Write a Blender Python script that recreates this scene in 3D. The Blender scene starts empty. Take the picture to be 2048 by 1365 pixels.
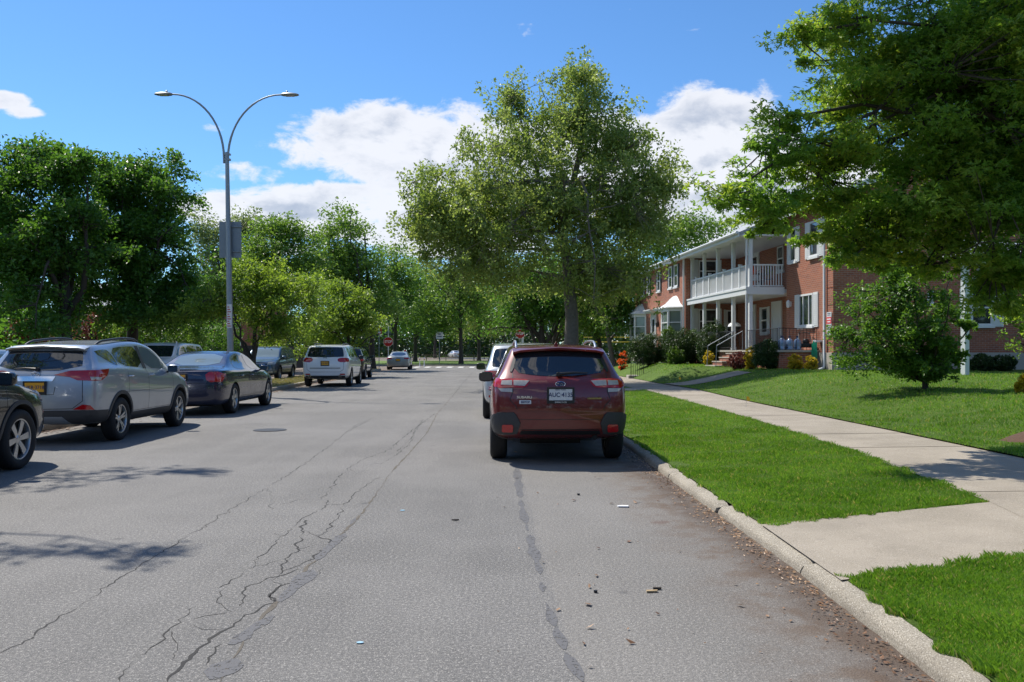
import bpy, bmesh, math, random
import numpy as np
from mathutils import Vector, Matrix, noise as mnoise
from mathutils.bvhtree import BVHTree
from mathutils.geometry import delaunay_2d_cdt
random.seed(7)
PI = math.pi
sc = bpy.context.scene
C = sc.collection
# ---------------------------------------------------------------- camera, sky, sun, exposure
FPX, HZ, CH = 1740.0, 703.0, 1.47          # focal length and horizon row in photo pixels, eye height in metres
cam = bpy.data.cameras.new('camera'); camo = bpy.data.objects.new('camera', cam); C.objects.link(camo)
camo.location = (0, 0, CH); camo.rotation_euler = (math.radians(90), 0, 0)
cam.sensor_width = 36; cam.lens = 36 * FPX / 2048; cam.shift_y = (HZ - 682.5) / 2048
cam.clip_start = .05; cam.clip_end = 3000
sc.camera = camo
SUNV = Vector((-.58, .56, 1.12)).normalized()          # towards the sun
sun = bpy.data.lights.new('sun', 'SUN'); suno = bpy.data.objects.new('sun', sun); C.objects.link(suno)
sun.energy = 5.0; sun.angle = math.radians(.55); sun.color = (1, .94, .84)
suno.rotation_euler = SUNV.to_track_quat('Z', 'Y').to_euler(); suno.location = (-20, 30, 40)
sc.view_settings.view_transform = 'Standard'; sc.view_settings.look = 'None'
sc.view_settings.exposure = 0.30; sc.view_settings.gamma = 1
w = bpy.data.worlds.new('World'); sc.world = w; w.use_nodes = True
class NT:
    """tiny helper to write node graphs"""
    def __init__(s, nt): s.nt = nt
    def n(s, typ, ins=None, **kw):
        nd = s.nt.nodes.new(typ)
        for k, v in kw.items(): setattr(nd, k, v)
        for k, v in (ins or {}).items():
            sk = nd.inputs[k]
            if isinstance(v, bpy.types.NodeSocket): s.nt.links.new(v, sk)
            else: sk.default_value = v
        return nd
    def m(s, op, a, b=0, c=0, clamp=False):
        nd = s.n('ShaderNodeMath', {0: a, 1: b, 2: c}, operation=op, use_clamp=clamp); return nd.outputs[0]
    def mix(s, f, a, b, blend='MIX'):
        nd = s.n('ShaderNodeMix', {0: f, 6: a, 7: b}, data_type='RGBA', blend_type=blend, clamp_factor=True); return nd.outputs[2]
    def ramp(s, f, stops, interp='LINEAR'):
        nd = s.n('ShaderNodeValToRGB', {0: f}); cr = nd.color_ramp; cr.interpolation = interp
        while len(cr.elements) < len(stops): cr.elements.new(.5)
        for e, (p, c) in zip(cr.elements, stops):
            e.position = p; e.color = c if len(c) == 4 else (*c, 1)
        return nd.outputs[0]
    def sm(s, v, a, b, lo=0., hi=1.):
        nd = s.n('ShaderNodeMapRange', {0: v, 1: a, 2: b, 3: lo, 4: hi}, interpolation_type='SMOOTHSTEP'); return nd.outputs[0]
    def noise(s, vec, scale, detail=4, rough=.5, dist=0, out=0):
        nd = s.n('ShaderNodeTexNoise', {'Vector': vec, 'Scale': scale, 'Detail': detail, 'Roughness': rough, 'Distortion': dist}); return nd.outputs[out]
def build_sky():
    nt = w.node_tree; nt.nodes.clear(); g = NT(nt)
    out = g.n('ShaderNodeOutputWorld')
    sky = g.n('ShaderNodeTexSky', sky_type='NISHITA', sun_disc=False, sun_elevation=math.asin(SUNV.z),
              sun_rotation=math.atan2(SUNV.x, SUNV.y), altitude=0, air_density=1.0, dust_density=.12, ozone_density=2.2)
    tc = g.n('ShaderNodeTexCoord').outputs['Generated']
    sx = g.n('ShaderNodeSeparateXYZ', {0: tc})
    x, y, z = sx.outputs
    az = g.m('ARCTAN2', x, y); el = g.m('ARCSINE', z)
    def pz(px, py):  # photo pixel -> azimuth, elevation
        a = math.atan2(px - 1024, FPX); e = math.atan2(HZ - py, math.hypot(FPX, px - 1024)); return a, e
    v = g.n('ShaderNodeCombineXYZ', {0: az, 1: g.m('MULTIPLY', el, 1.9), 2: .37}).outputs[0]
    n1 = g.noise(v, 6.5, 10, .58, .35)
    n2 = g.noise(v, 21, 10, .66, .4)
    nn = g.m('ADD', g.m('MULTIPLY', g.m('SUBTRACT', n1, .5), 1.7), g.m('MULTIPLY', g.m('SUBTRACT', n2, .5), 1.15))
    mask = None
    blobs = [(790, 290, 235, 82, 1.0), (960, 360, 240, 150, 1.05), (1180, 330, 240, 130, 1.05), (1440, 300, 190, 135, 1.1), (1530, 410, 300, 120, 1.1),
             (560, 430, 270, 52, .95), (700, 400, 250, 42, .72), (905, 470, 280, 70, .9), (640, 500, 160, 22, .7), (470, 345, 150, 30, .5),
             (15, 200, 60, 20, .66), (50, 222, 40, 16, .6), (470, 425, 190, 40, .85), (650, 455, 190, 32, .85), (600, 330, 60, 22, .55), (585, 254, 46, 18, .6), (425, 256, 36, 14, .42), (1180, 14, 170, 18, .28), (1046, 62, 42, 26, .22),
             (1440, 56, 110, 16, .24), (1700, 430, 400, 130, 1.0), (2300, 450, 400, 160, .9), (-400, 480, 420, 130, .95)]
    for bx, by, rx, ry, amp in blobs:
        a, e = pz(bx, by); ra = rx / FPX; re = ry / FPX
        dx = g.m('DIVIDE', g.m('SUBTRACT', az, a), ra); dy = g.m('DIVIDE', g.m('SUBTRACT', el, e), re)
        d = g.m('SQRT', g.m('ADD', g.m('MULTIPLY', dx, dx), g.m('MULTIPLY', dy, dy)))
        b = g.sm(d, 1.55, .25, 0., amp)
        mask = b if mask is None else g.m('MAXIMUM', mask, b)
    # other clouds all round the horizon, away from the view
    behind = g.m('MULTIPLY', g.sm(g.m('ABSOLUTE', az), .9, 1.3), g.sm(g.noise(v, 1.6, 5), .45, .62))
    mask = g.m('MAXIMUM', mask, g.m('MULTIPLY', behind, .9))
    dens = g.m('ADD', mask, g.m('MULTIPLY', nn, .74))
    cov = g.sm(dens, .47, .72)
    # cloud brightness: billows bright, undersides grey blue
    v2 = g.n('ShaderNodeVectorMath', {0: v, 1: (0.012, -.03, 0)}, operation='ADD').outputs[0]
    shade = g.sm(g.m('SUBTRACT', g.noise(v2, 8, 7, .55, .2), g.noise(v, 8, 7, .55, .2)), -.11, .07)
    thick = g.sm(dens, .62, 1.25)
    cl = g.mix(g.m('MULTIPLY', g.m('SUBTRACT', 1, shade), thick), (7.8, 7.9, 8.3, 1), (4.0, 4.5, 5.5, 1))
    skyc = g.n('ShaderNodeMix', {0: 1., 6: sky.outputs[0], 7: (.64, .98, 1.30, 1)}, data_type='RGBA', blend_type='MULTIPLY').outputs[2]
    col = g.mix(g.m('MULTIPLY', cov, .93), skyc, cl)
    bg = g.n('ShaderNodeBackground', {'Color': col, 'Strength': .098})
    nt.links.new(bg.outputs[0], out.inputs[0])
build_sky()

# ---------------------------------------------------------------- helpers
def at(px, py, Y):                       # photo pixel at depth Y -> world point
    return Vector(((px - 1024) * Y / FPX, Y, CH + (HZ - py) * Y / FPX))
def xat(px, Y): return (px - 1024) * Y / FPX
def tag(o, label=None, cat=None, group=None, kind=None):
    if label: o['label'] = label
    if cat: o['category'] = cat
    if group: o['group'] = group
    if kind: o['kind'] = kind
    return o
def empty(name, loc=(0, 0, 0), rz=0, label=None, cat=None, group=None):
    o = bpy.data.objects.new(name, None); C.objects.link(o); o.location = loc; o.rotation_euler = (0, 0, rz)
    o.empty_display_size = .2
    return tag(o, label, cat, group)
def link(name, me, parent=None):
    o = bpy.data.objects.new(name, me); C.objects.link(o); o.parent = parent; return o
def npmesh(name, V, F, mats, parent=None, smooth=False, fm=None):
    """V (n,3), F (m,k) constant-size faces as numpy arrays"""
    me = bpy.data.meshes.new(name); V = np.asarray(V, np.float32); F = np.asarray(F, np.int32)
    k = F.shape[1]
    me.vertices.add(len(V)); me.vertices.foreach_set('co', V.ravel())
    me.loops.add(F.size); me.loops.foreach_set('vertex_index', F.ravel())
    me.polygons.add(len(F)); me.polygons.foreach_set('loop_start', np.arange(len(F), dtype=np.int32) * k)
    try: me.polygons.foreach_set('loop_total', np.full(len(F), k, np.int32))
    except Exception: pass
    if fm is not None: me.polygons.foreach_set('material_index', np.asarray(fm, np.int32))
    me.update(calc_edges=True)
    for m in (mats if isinstance(mats, (list, tuple)) else [mats]): me.materials.append(m)
    me.polygons.foreach_set('use_smooth', np.full(len(F), smooth))
    return link(name, me, parent)
class MB:
    """mesh builder collecting simple solids into ONE mesh"""
    def __init__(s): s.v = []; s.f = []; s.mi = []
    def add(s, V, F, mi=0):
        o = len(s.v); s.v += [tuple(p) for p in V]; s.f += [tuple(i + o for i in f) for f in F]; s.mi += [mi] * len(F); return s
    def box(s, x0, x1, y0, y1, z0, z1, mi=0, M=None):
        V = [Vector(p) for p in ((x0, y0, z0), (x1, y0, z0), (x1, y1, z0), (x0, y1, z0), (x0, y0, z1), (x1, y0, z1), (x1, y1, z1), (x0, y1, z1))]
        if M: V = [M @ p for p in V]
        return s.add(V, [(0, 3, 2, 1), (4, 5, 6, 7), (0, 1, 5, 4), (1, 2, 6, 5), (2, 3, 7, 6), (3, 0, 4, 7)], mi)
    def tube(s, pts, r, n=8, mi=0, cap=True):
        pts = [Vector(p) for p in pts]; rs = r if isinstance(r, (list, tuple)) else [r] * len(pts)
        V = []; F = []; up = None
        for i, p in enumerate(pts):
            d = (pts[min(i + 1, len(pts) - 1)] - pts[max(i - 1, 0)]); d = d.normalized() if d.length > 1e-9 else Vector((0, 0, 1))
            if up is None:
                up = Vector((0, 0, 1)) if abs(d.z) < .9 else Vector((1, 0, 0))
            a = d.cross(up); a = a.normalized() if a.length > 1e-6 else Vector((1, 0, 0)); b = a.cross(d).normalized(); up = b
            for k in range(n):
                t = 2 * PI * k / n; V.append(p + (a * math.cos(t) + b * math.sin(t)) * rs[i])
        for i in range(len(pts) - 1):
            for k in range(n):
                k2 = (k + 1) % n; F.append((i * n + k, i * n + k2, (i + 1) * n + k2, (i + 1) * n + k))
        if cap: F.append(tuple(range(n))[::-1]); F.append(tuple((len(pts) - 1) * n + k for k in range(n)))
        return s.add(V, F, mi)
    def lathe(s, prof, n=32, M=None, mi=0, closed=False):
        """profile (radius, height) turned about Z"""
        V = []; F = []
        for r, h in prof:
            for k in range(n):
                t = 2 * PI * k / n; p = Vector((r * math.cos(t), r * math.sin(t), h)); V.append(M @ p if M else p)
        m = len(prof)
        for i in range(m - 1 + (1 if closed else 0)):
            j = (i + 1) % m
            for k in range(n):
                k2 = (k + 1) % n; F.append((i * n + k, i * n + k2, j * n + k2, j * n + k))
        if not closed: F.append(tuple(range(n))[::-1]); F.append(tuple((m - 1) * n + k for k in range(n)))
        return s.add(V, F, mi)
    def prism(s, poly, axis, a, b, mi=0, M=None):
        """2D polygon extruded along axis ('x','y','z') from a to b"""
        def P(u, v, t): return Vector({'x': (t, u, v), 'y': (u, t, v), 'z': (u, v, t)}[axis])
        n = len(poly); V = [P(u, v, a) for u, v in poly] + [P(u, v, b) for u, v in poly]
        if M: V = [M @ p for p in V]
        F = [tuple(range(n))[::-1], tuple(range(n, 2 * n))] + [(i, (i + 1) % n, n + (i + 1) % n, n + i) for i in range(n)]
        return s.add(V, F, mi)
    def build(s, name, mats, parent=None, smooth=None, bevel=0, fix=True):
        me = bpy.data.meshes.new(name); me.from_pydata(s.v, [], s.f)
        for m in (mats if isinstance(mats, (list, tuple)) else [mats]): me.materials.append(m)
        me.polygons.foreach_set('material_index', s.mi)
        if fix or bevel:
            bm = bmesh.new(); bm.from_mesh(me)
            bmesh.ops.recalc_face_normals(bm, faces=bm.faces)
            if bevel:
                ed = [e for e in bm.edges if len(e.link_faces) == 2 and e.calc_face_angle(0) > .6]
                bmesh.ops.bevel(bm, geom=ed, offset=bevel, segments=2, affect='EDGES', profile=.6)
            bm.to_mesh(me); bm.free()
        if smooth is not None:
            me.polygons.foreach_set('use_smooth', [True] * len(me.polygons)); me.set_sharp_from_angle(angle=math.radians(smooth))
        me.update()
        return link(name, me, parent)
def copy_tree(o, parent=None):
    kids = list(o.children); c = o.copy(); C.objects.link(c); c.parent = parent
    for ch in kids: copy_tree(ch, c)
    return c
def text_mesh(name, body, size, mat, parent, M, ext=.001, sx=1.0, bold=0):
    cu = bpy.data.curves.new(name, 'FONT'); cu.body = body; cu.size = size; cu.extrude = ext; cu.align_x = 'CENTER'; cu.align_y = 'CENTER'; cu.offset = bold
    t = bpy.data.objects.new(name, cu); C.objects.link(t); dg = bpy.context.evaluated_depsgraph_get()
    me = bpy.data.meshes.new_from_object(t.evaluated_get(dg)); bpy.data.objects.remove(t); bpy.data.curves.remove(cu)
    me.transform(M @ Matrix.Diagonal((sx, 1, 1, 1))); me.materials.clear(); me.materials.append(mat)
    return link(name, me, parent)

# ---------------------------------------------------------------- materials
def newmat(name):
    m = bpy.data.materials.new(name); m.use_nodes = True; nt = m.node_tree; nt.nodes.clear(); g = NT(nt)
    out = g.n('ShaderNodeOutputMaterial'); b = g.n('ShaderNodeBsdfPrincipled'); nt.links.new(b.outputs[0], out.inputs[0])
    return m, g, b, out
def L(g, a, b): g.nt.links.new(a, b)
def plain(name, col, rough=.5, metal=0, coat=0, var=.12, scale=6, bump=0, bscale=60, spec=.5, emit=None):
    m, g, b, out = newmat(name); tc = g.n('ShaderNodeTexCoord').outputs['Object']
    nz = g.noise(tc, scale, 5, .6)
    c = (*col, 1); lo = tuple(x * (1 - var) for x in col) + (1,); hi = tuple(min(1, x * (1 + var)) for x in col) + (1,)
    L(g, g.mix(nz, lo, hi), b.inputs['Base Color']); b.inputs['Metallic'].default_value = metal
    L(g, g.m('ADD', rough - .06, g.m('MULTIPLY', nz, .12)), b.inputs['Roughness'])
    b.inputs['Coat Weight'].default_value = coat; b.inputs['Coat Roughness'].default_value = .04; b.inputs['Specular IOR Level'].default_value = spec
    if bump:
        bp = g.n('ShaderNodeBump', {'Strength': bump, 'Distance': .01, 'Height': g.noise(tc, bscale, 4, .6)}); L(g, bp.outputs[0], b.inputs['Normal'])
    return m
def paint(name, col, metal=.45, rough=.32, dust=.06, gr=.38):
    m, g, b, out = newmat(name); tc = g.n('ShaderNodeTexCoord').outputs['Object']
    z = g.n('ShaderNodeSeparateXYZ', {0: tc}).outputs[2]
    n = g.noise(tc, 2.2, 6, .6); fl = g.noise(tc, 900, 1, .5)
    base = g.mix(g.m('MULTIPLY', fl, .25), (*col, 1), tuple(min(1, x * 1.35 + .01) for x in col) + (1,))
    grime = g.m('MULTIPLY', g.sm(z, .75, .2), g.sm(n, .3, .7), clamp=True)
    L(g, g.mix(g.m('ADD', g.m('MULTIPLY', grime, gr), g.m('MULTIPLY', n, dust)), base, (.17, .155, .13, 1)), b.inputs['Base Color'])
    b.inputs['Metallic'].default_value = metal
    L(g, g.m('ADD', rough, g.m('MULTIPLY', grime, .3)), b.inputs['Roughness'])
    b.inputs['Coat Weight'].default_value = 1; b.inputs['Coat Roughness'].default_value = .03
    bp = g.n('ShaderNodeBump', {'Strength': .05, 'Distance': .02, 'Height': g.noise(tc, 3.5, 2, .4)}); L(g, bp.outputs[0], b.inputs['Coat Normal'])
    return m
def glassy(name, col=(.012, .016, .02), rough=.03, alpha=1.0):
    m, g, b, out = newmat(name); b.inputs['Base Color'].default_value = (*col, 1); b.inputs['Roughness'].default_value = rough
    b.inputs['Specular IOR Level'].default_value = .7
    b.inputs['Coat Weight'].default_value = .6; b.inputs['Coat Roughness'].default_value = .01
    tc = g.n('ShaderNodeTexCoord').outputs['Object']
    bp = g.n('ShaderNodeBump', {'Strength': .08, 'Distance': .02, 'Height': g.noise(tc, 2.5, 2, .5)}); L(g, bp.outputs[0], b.inputs['Normal'])
    return m
def leafmat(name, c1, c2, c3=None, trans=.38, rough=.42, odd=None):
    """leaf colours vary from leaf to leaf and between branches"""
    m, g, b, out = newmat(name); geo = g.n('ShaderNodeNewGeometry'); rnd = geo.outputs['Random Per Island']
    tc = g.n('ShaderNodeTexCoord').outputs['Object']
    big = g.sm(g.noise(tc, .9, 3, .5), .35, .65)
    c3 = c3 or tuple(x * .7 for x in c1)
    col = g.mix(big, g.mix(rnd, (*c1, 1), (*c2, 1)), g.mix(rnd, (*c3, 1), (*c1, 1)))
    if odd: col = g.mix(g.m('MULTIPLY', g.m('GREATER_THAN', rnd, 1 - odd[1]), .85), col, (*odd[0], 1))
    L(g, col, b.inputs['Base Color']); b.inputs['Roughness'].default_value = rough; b.inputs['Specular IOR Level'].default_value = .5
    tcol = g.n('ShaderNodeMix', {0: 1., 6: col, 7: (2.1, 1.9, 1.2, 1)}, data_type='RGBA', blend_type='MULTIPLY').outputs[2]
    tr = g.n('ShaderNodeBsdfTranslucent', {'Color': tcol})
    mx = g.n('ShaderNodeMixShader', {0: trans, 1: b.outputs[0], 2: tr.outputs[0]}); L(g, mx.outputs[0], out.inputs[0])
    return m
def brickmat(name, c1, c2, mortar):
    m, g, b, out = newmat(name); tc = g.n('ShaderNodeTexCoord').outputs['Object']
    nrm = g.n('ShaderNodeNewGeometry').outputs['Normal']
    s = g.n('ShaderNodeSeparateXYZ', {0: tc}).outputs
    # local frame of the house: X runs along the facade, Y across it; both are used along the wall
    uv = g.n('ShaderNodeCombineXYZ', {0: g.m('ADD', s[0], s[1]), 1: s[2], 2: 0}).outputs[0]
    br = g.n('ShaderNodeTexBrick', {'Vector': uv, 'Color1': (*c1, 1), 'Color2': (*c2, 1), 'Mortar': (*mortar, 1), 'Scale': 1, 'Mortar Size': .006,
             'Mortar Smooth': .15, 'Bias': -.1, 'Brick Width': .215, 'Row Height': .075})
    big = g.noise(tc, .7, 5, .6); n = g.noise(tc, 7, 5, .65)
    col = g.mix(g.m('MULTIPLY', g.sm(big, .35, .7), .35), br.outputs[0], (.30, .15, .10, 1))
    col = g.mix(g.m('MULTIPLY', g.sm(n, .5, .8), .3), col, (.42, .30, .24, 1))
    # broken white stains below the sills
    L(g, col, b.inputs['Base Color']); b.inputs['Roughness'].default_value = .85
    bp = g.n('ShaderNodeBump', {'Strength': .5, 'Distance': .008, 'Height': g.m('ADD', g.m('MULTIPLY', br.outputs[1], -1), g.m('MULTIPLY', n, .3))}); L(g, bp.outputs[0], b.inputs['Normal'])
    return m
M = {}
M['red'] = paint('red_paint', (.13, .0035, .0035), .1, .35, .01, .10)
M['silver'] = paint('silver_paint', (.36, .40, .45), .6, .33)
M['silver2'] = paint('pale_silver_paint', (.55, .58, .60), .45, .35)
M['navy'] = paint('navy_paint', (.003, .007, .036), .2, .25, .01, .08)
M['white'] = paint('white_paint', (.78, .79, .80), 0, .3, .05)
M['bluegrey'] = paint('blue_grey_paint', (.045, .085, .14), .5, .3)
M['black'] = paint('black_paint', (.004, .005, .007), .1, .25, .01, .08)
M['champ'] = paint('champagne_paint', (.30, .32, .32), .5, .35)
M['glass'] = glassy('car_glass')
M['wglass'] = glassy('window_glass', (.03, .036, .042), .04)
M['pglass'] = glassy('pale_glass', (.16, .20, .20), .04)
M['rubber'] = plain('rubber', (.014, .014, .015), .8, var=.3, scale=20)
M['dark'] = plain('dark_underbody', (.010, .010, .011), .8)
M['clad'] = plain('grey_plastic', (.035, .037, .041), .55, bump=.15, bscale=300)
M['blackpl'] = plain('black_plastic', (.012, .012, .014), .4)
M['alloy'] = plain('alloy', (.50, .51, .52), .3, .85)
M['chrome'] = plain('chrome', (.75, .76, .78), .12, 1)
M['redlens'] = plain('red_lens', (.42, .006, .010), .12, coat=1, var=.35, scale=25)
M['clearlens'] = plain('clear_lens', (.46, .43, .38), .12, coat=1, var=.35, scale=30)
M['headlens'] = plain('head_lens', (.35, .38, .40), .1, coat=1, var=.5, scale=18)
M['orangelens'] = plain('orange_lens', (.55, .14, .02), .2, coat=1)
M['plate_w'] = plain('white_plate', (.62, .64, .66), .4)
M['plate_y'] = plain('yellow_plate', (.75, .36, .02), .4)
M['navyink'] = plain('navy_ink', (.02, .035, .12), .5)
M['whiteink'] = plain('white_ink', (.8, .8, .8), .5)
M['gold'] = plain('gold_badge', (.45, .36, .15), .3, .7)
M['wtrim'] = plain('white_trim', (.70, .72, .73), .5, var=.06, scale=3)
M['galv'] = plain('galvanised_steel', (.27, .30, .33), .45, .55, var=.2, scale=9)
M['iron'] = plain('black_iron', (.015, .015, .017), .5)
M['bark'] = plain('bark', (.15, .13, .105), .9, var=.55, scale=9, bump=1.0, bscale=22)
M['barkd'] = plain('dark_bark', (.055, .045, .036), .9, var=.5, scale=7, bump=1.0, bscale=16)
M['stopred'] = plain('sign_red', (.42, .012, .015), .4)
M['brick'] = brickmat('brick', (.37, .115, .058), (.24, .075, .045), (.36, .30, .25))
M['roofing'] = plain('roof_shingle', (.33, .35, .37), .85, var=.25, scale=5, bump=.6, bscale=30)
M['concrete'] = plain('concrete', (.40, .37, .32), .85, var=.14, scale=3, bump=.4, bscale=80)
M['timber'] = plain('weathered_timber', (.26, .21, .17), .85, var=.2, scale=4)

def crumbly(name, col, scale, thr, rough=.85, var=.35):
    """surface with broken, crumbled edges and gaps"""
    m, g, b, out = newmat(name); tc = g.n('ShaderNodeTexCoord').outputs['Object']
    n = g.noise(tc, scale, 6, .7); n2 = g.noise(tc, scale * 4, 3, .7)
    L(g, g.mix(n2, tuple(c * (1 - var) for c in col) + (1,), tuple(c * (1 + var) for c in col) + (1,)), b.inputs['Base Color']); b.inputs['Roughness'].default_value = rough
    tr = g.n('ShaderNodeBsdfTransparent'); mx = g.n('ShaderNodeMixShader', {0: g.sm(n, thr - .04, thr + .04), 1: tr.outputs[0], 2: b.outputs[0]}); L(g, mx.outputs[0], out.inputs[0])
    return m
# ================================================================ ground, road, kerbs, paths
def crv(P):
    xs = np.array([p[0] for p in P]); vs = np.array([p[1] for p in P]); return lambda y: np.interp(y, xs, vs)
XR = crv([(-8, 1.95), (3.0, 1.87), (4.1, 1.885), (5.85, 1.895), (8.85, 1.83), (11.8, 1.78), (20, 1.6), (35, 1.2), (55, .7), (66, .5), (71, .9), (74, 2.0), (76, 4), (77, 8), (77.5, 60)])
XL = crv([(-20, -8.4), (16, -8.57), (32.5, -8.75), (38.7, -9.04), (55, -9.6), (66, -10.0), (71, -10.7), (74, -12)])
SL = crv([(-8, 3.0), (5, 3.62), (7.4, 4.06), (11.3, 4.40), (16, 4.55), (24, 4.5), (29, 4.4), (34, 3.95), (45, 3.5), (70, 2.6), (76, 5)])
SRt = crv([(-8, 5.4), (5, 5.95), (10, 6.03), (23, 5.95), (29, 6.1), (34, 5.75), (45, 5.4), (70, 4.4), (76, 7)])
def zlawn(x, y):
    front = np.where(y < 35, 11.2, np.where(y < 47, 8.2, 7.2)) - 1.6 + np.clip((8 - y) * .0, 0, 1)
    s = SRt(y); t = np.clip((x - s) / np.maximum(front - s, 1.5), 0, 1); t = t * t * (3 - 2 * t)
    zf = np.interp(y, [-8, 5, 16, 24, 31, 44, 60, 72], [.30, .40, .56, .72, .80, .88, .5, .18])
    return .23 + (zf - .23) * t
zv = lambda x, y: .082 + (x - XR(y)) / np.maximum(SL(y) - XR(y), .5) * .10
def strip(name, fa, fb, y0, y1, nx, ny, fz, mat, curve=1., kind='structure', **kw):
    ys = y0 + (y1 - y0) * (np.linspace(0, 1, ny) ** curve); V = []
    for y in ys:
        a = float(fa(y)); b = float(fb(y))
        for i in range(nx): x = a + (b - a) * i / (nx - 1); V.append((x, y, float(fz(x, y))))
    F = [(j * nx + i, j * nx + i + 1, (j + 1) * nx + i + 1, (j + 1) * nx + i) for j in range(ny - 1) for i in range(nx - 1)]
    o = npmesh(name, V, F, mat, smooth=True); return tag(o, kind=kind, **kw)
def asphalt_mat():
    m, g, b, out = newmat('asphalt'); tc = g.n('ShaderNodeTexCoord').outputs['Object']
    s = g.n('ShaderNodeSeparateXYZ', {0: tc}).outputs
    fine0 = g.noise(tc, 150, 3, .7); fine = g.m('ADD', g.m('MULTIPLY', fine0, .55), g.m('MULTIPLY', g.noise(tc, 48, 4, .8), .45)); vor = g.n('ShaderNodeTexVoronoi', {'Vector': tc, 'Scale': 85.0}, feature='F1')
    big = g.noise(tc, .35, 6, .62); mid = g.noise(tc, 2.3, 6, .6)
    stretch = g.n('ShaderNodeMapping', {'Vector': tc, 'Scale': (1.6, .12, 1)}).outputs[0]; lane = g.noise(stretch, 1.2, 4, .5)
    c = g.mix(g.sm(big, .38, .62), (.112, .109, .104, 1), (.155, .150, .143, 1))
    c = g.mix(g.m('MULTIPLY', g.sm(lane, .45, .7), .4), c, (.18, .174, .163, 1))
    c = g.mix(g.m('MULTIPLY', g.sm(mid, .48, .72), .42), c, (.125, .120, .116, 1))
    c = g.mix(g.m('MULTIPLY', g.sm(fine, .50, .62), .85), c, (.065, .063, .062, 1))
    c = g.mix(g.m('MULTIPLY', g.sm(fine, .485, .39), .8), c, (.46, .435, .40, 1))
    # right hand lane strip (old patch) is a little browner and coarser
    edge = g.m('ADD', s[0], g.m('MULTIPLY', s[1], .026)); wob = g.m('MULTIPLY', g.m('SUBTRACT', g.noise(tc, 1.1, 5, .6), .5), .5)
    right = g.sm(g.m('ADD', edge, g.m('MULTIPLY', wob, .25)), .36, .42)
    c = g.mix(g.m('MULTIPLY', right, .22), c, (.25, .23, .20, 1))
    # brown dirt collected along the right kerb: distance to the kerb line
    near = g.sm(g.m('ADD', edge, wob), 1.05, 1.85)
    blot = g.sm(g.noise(tc, 3.2, 8, .66), .44, .62)
    c = g.mix(g.m('MULTIPLY', near, g.m('ADD', .34, g.m('MULTIPLY', blot, .6)), clamp=True), c, (.115, .080, .055, 1))
    strip_ = g.m('MULTIPLY', g.sm(g.m('ADD', edge, g.m('MULTIPLY', wob, .7)), 1.62, 1.92), g.sm(g.noise(tc, 5, 6, .7), .30, .5)); c = g.mix(g.m('MULTIPLY', strip_, .75), c, (.075, .050, .034, 1))
    spot = g.m('MULTIPLY', g.sm(g.noise(tc, 1.9, 4, .5), .64, .72), g.sm(edge, .6, 1.3)); c = g.mix(g.m('MULTIPLY', spot, .5), c, (.10, .05, .035, 1))
    el = g.m('SUBTRACT', -8.0, g.m('ADD', s[0], g.m('MULTIPLY', s[1], .018)))
    c = g.mix(g.m('MULTIPLY', g.sm(g.m('ADD', el, wob), -.2, .5), .55), c, (.17, .11, .07, 1))
    # darker stained patch of parked cars, straight saw cut of an old trench
    trench = g.m('MULTIPLY', g.sm(g.m('ABSOLUTE', g.m('ADD', s[0], 3.9)), .52, .47), g.sm(g.m('ABSOLUTE', g.m('SUBTRACT', s[1], 11.5)), 3.2, 3.1)); c = g.mix(g.m('MULTIPLY', trench, .16), c, (.12, .115, .11, 1))
    # oil drips
    oil = g.sm(g.n('ShaderNodeTexVoronoi', {'Vector': tc, 'Scale': 1.1}, feature='F1').outputs[0], .07, .02); c = g.mix(g.m('MULTIPLY', oil, .5), c, (.05, .05, .052, 1))
    L(g, c, b.inputs['Base Color']); b.inputs['Roughness'].default_value = .82; b.inputs['Specular IOR Level'].default_value = .4
    h = g.m('ADD', g.m('MULTIPLY', fine, .7), g.m('MULTIPLY', vor.outputs[0], .6)); bp = g.n('ShaderNodeBump', {'Strength': .8, 'Distance': .006, 'Height': h}); L(g, bp.outputs[0], b.inputs['Normal'])
    return m
def grass_mat(name, c1, c2, dry=(.20, .17, .08), dryamt=.2, clover=.5):
    m, g, b, out = newmat(name); tc = g.n('ShaderNodeTexCoord').outputs['Object']
    f = g.noise(tc, 40, 5, .75); mid = g.noise(tc, 1.4, 6, .6); big = g.noise(tc, .35, 4, .5)
    c = g.mix(g.sm(f, .3, .7), (*c1, 1), (*c2, 1)); c = g.mix(g.m('MULTIPLY', g.sm(big, .4, .65), .35), c, tuple(x * .62 for x in c1) + (1,))
    c = g.mix(g.m('MULTIPLY', g.sm(mid, .55, .78), dryamt), c, (*dry, 1))
    L(g, c, b.inputs['Base Color']); b.inputs['Roughness'].default_value = .8; b.inputs['Specular IOR Level'].default_value = .2
    bp = g.n('ShaderNodeBump', {'Strength': 1.0, 'Distance': .05, 'Height': g.m('ADD', f, g.m('MULTIPLY', g.noise(tc, 9, 4, .6), .7))}); L(g, bp.outputs[0], b.inputs['Normal'])
    return m
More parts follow.
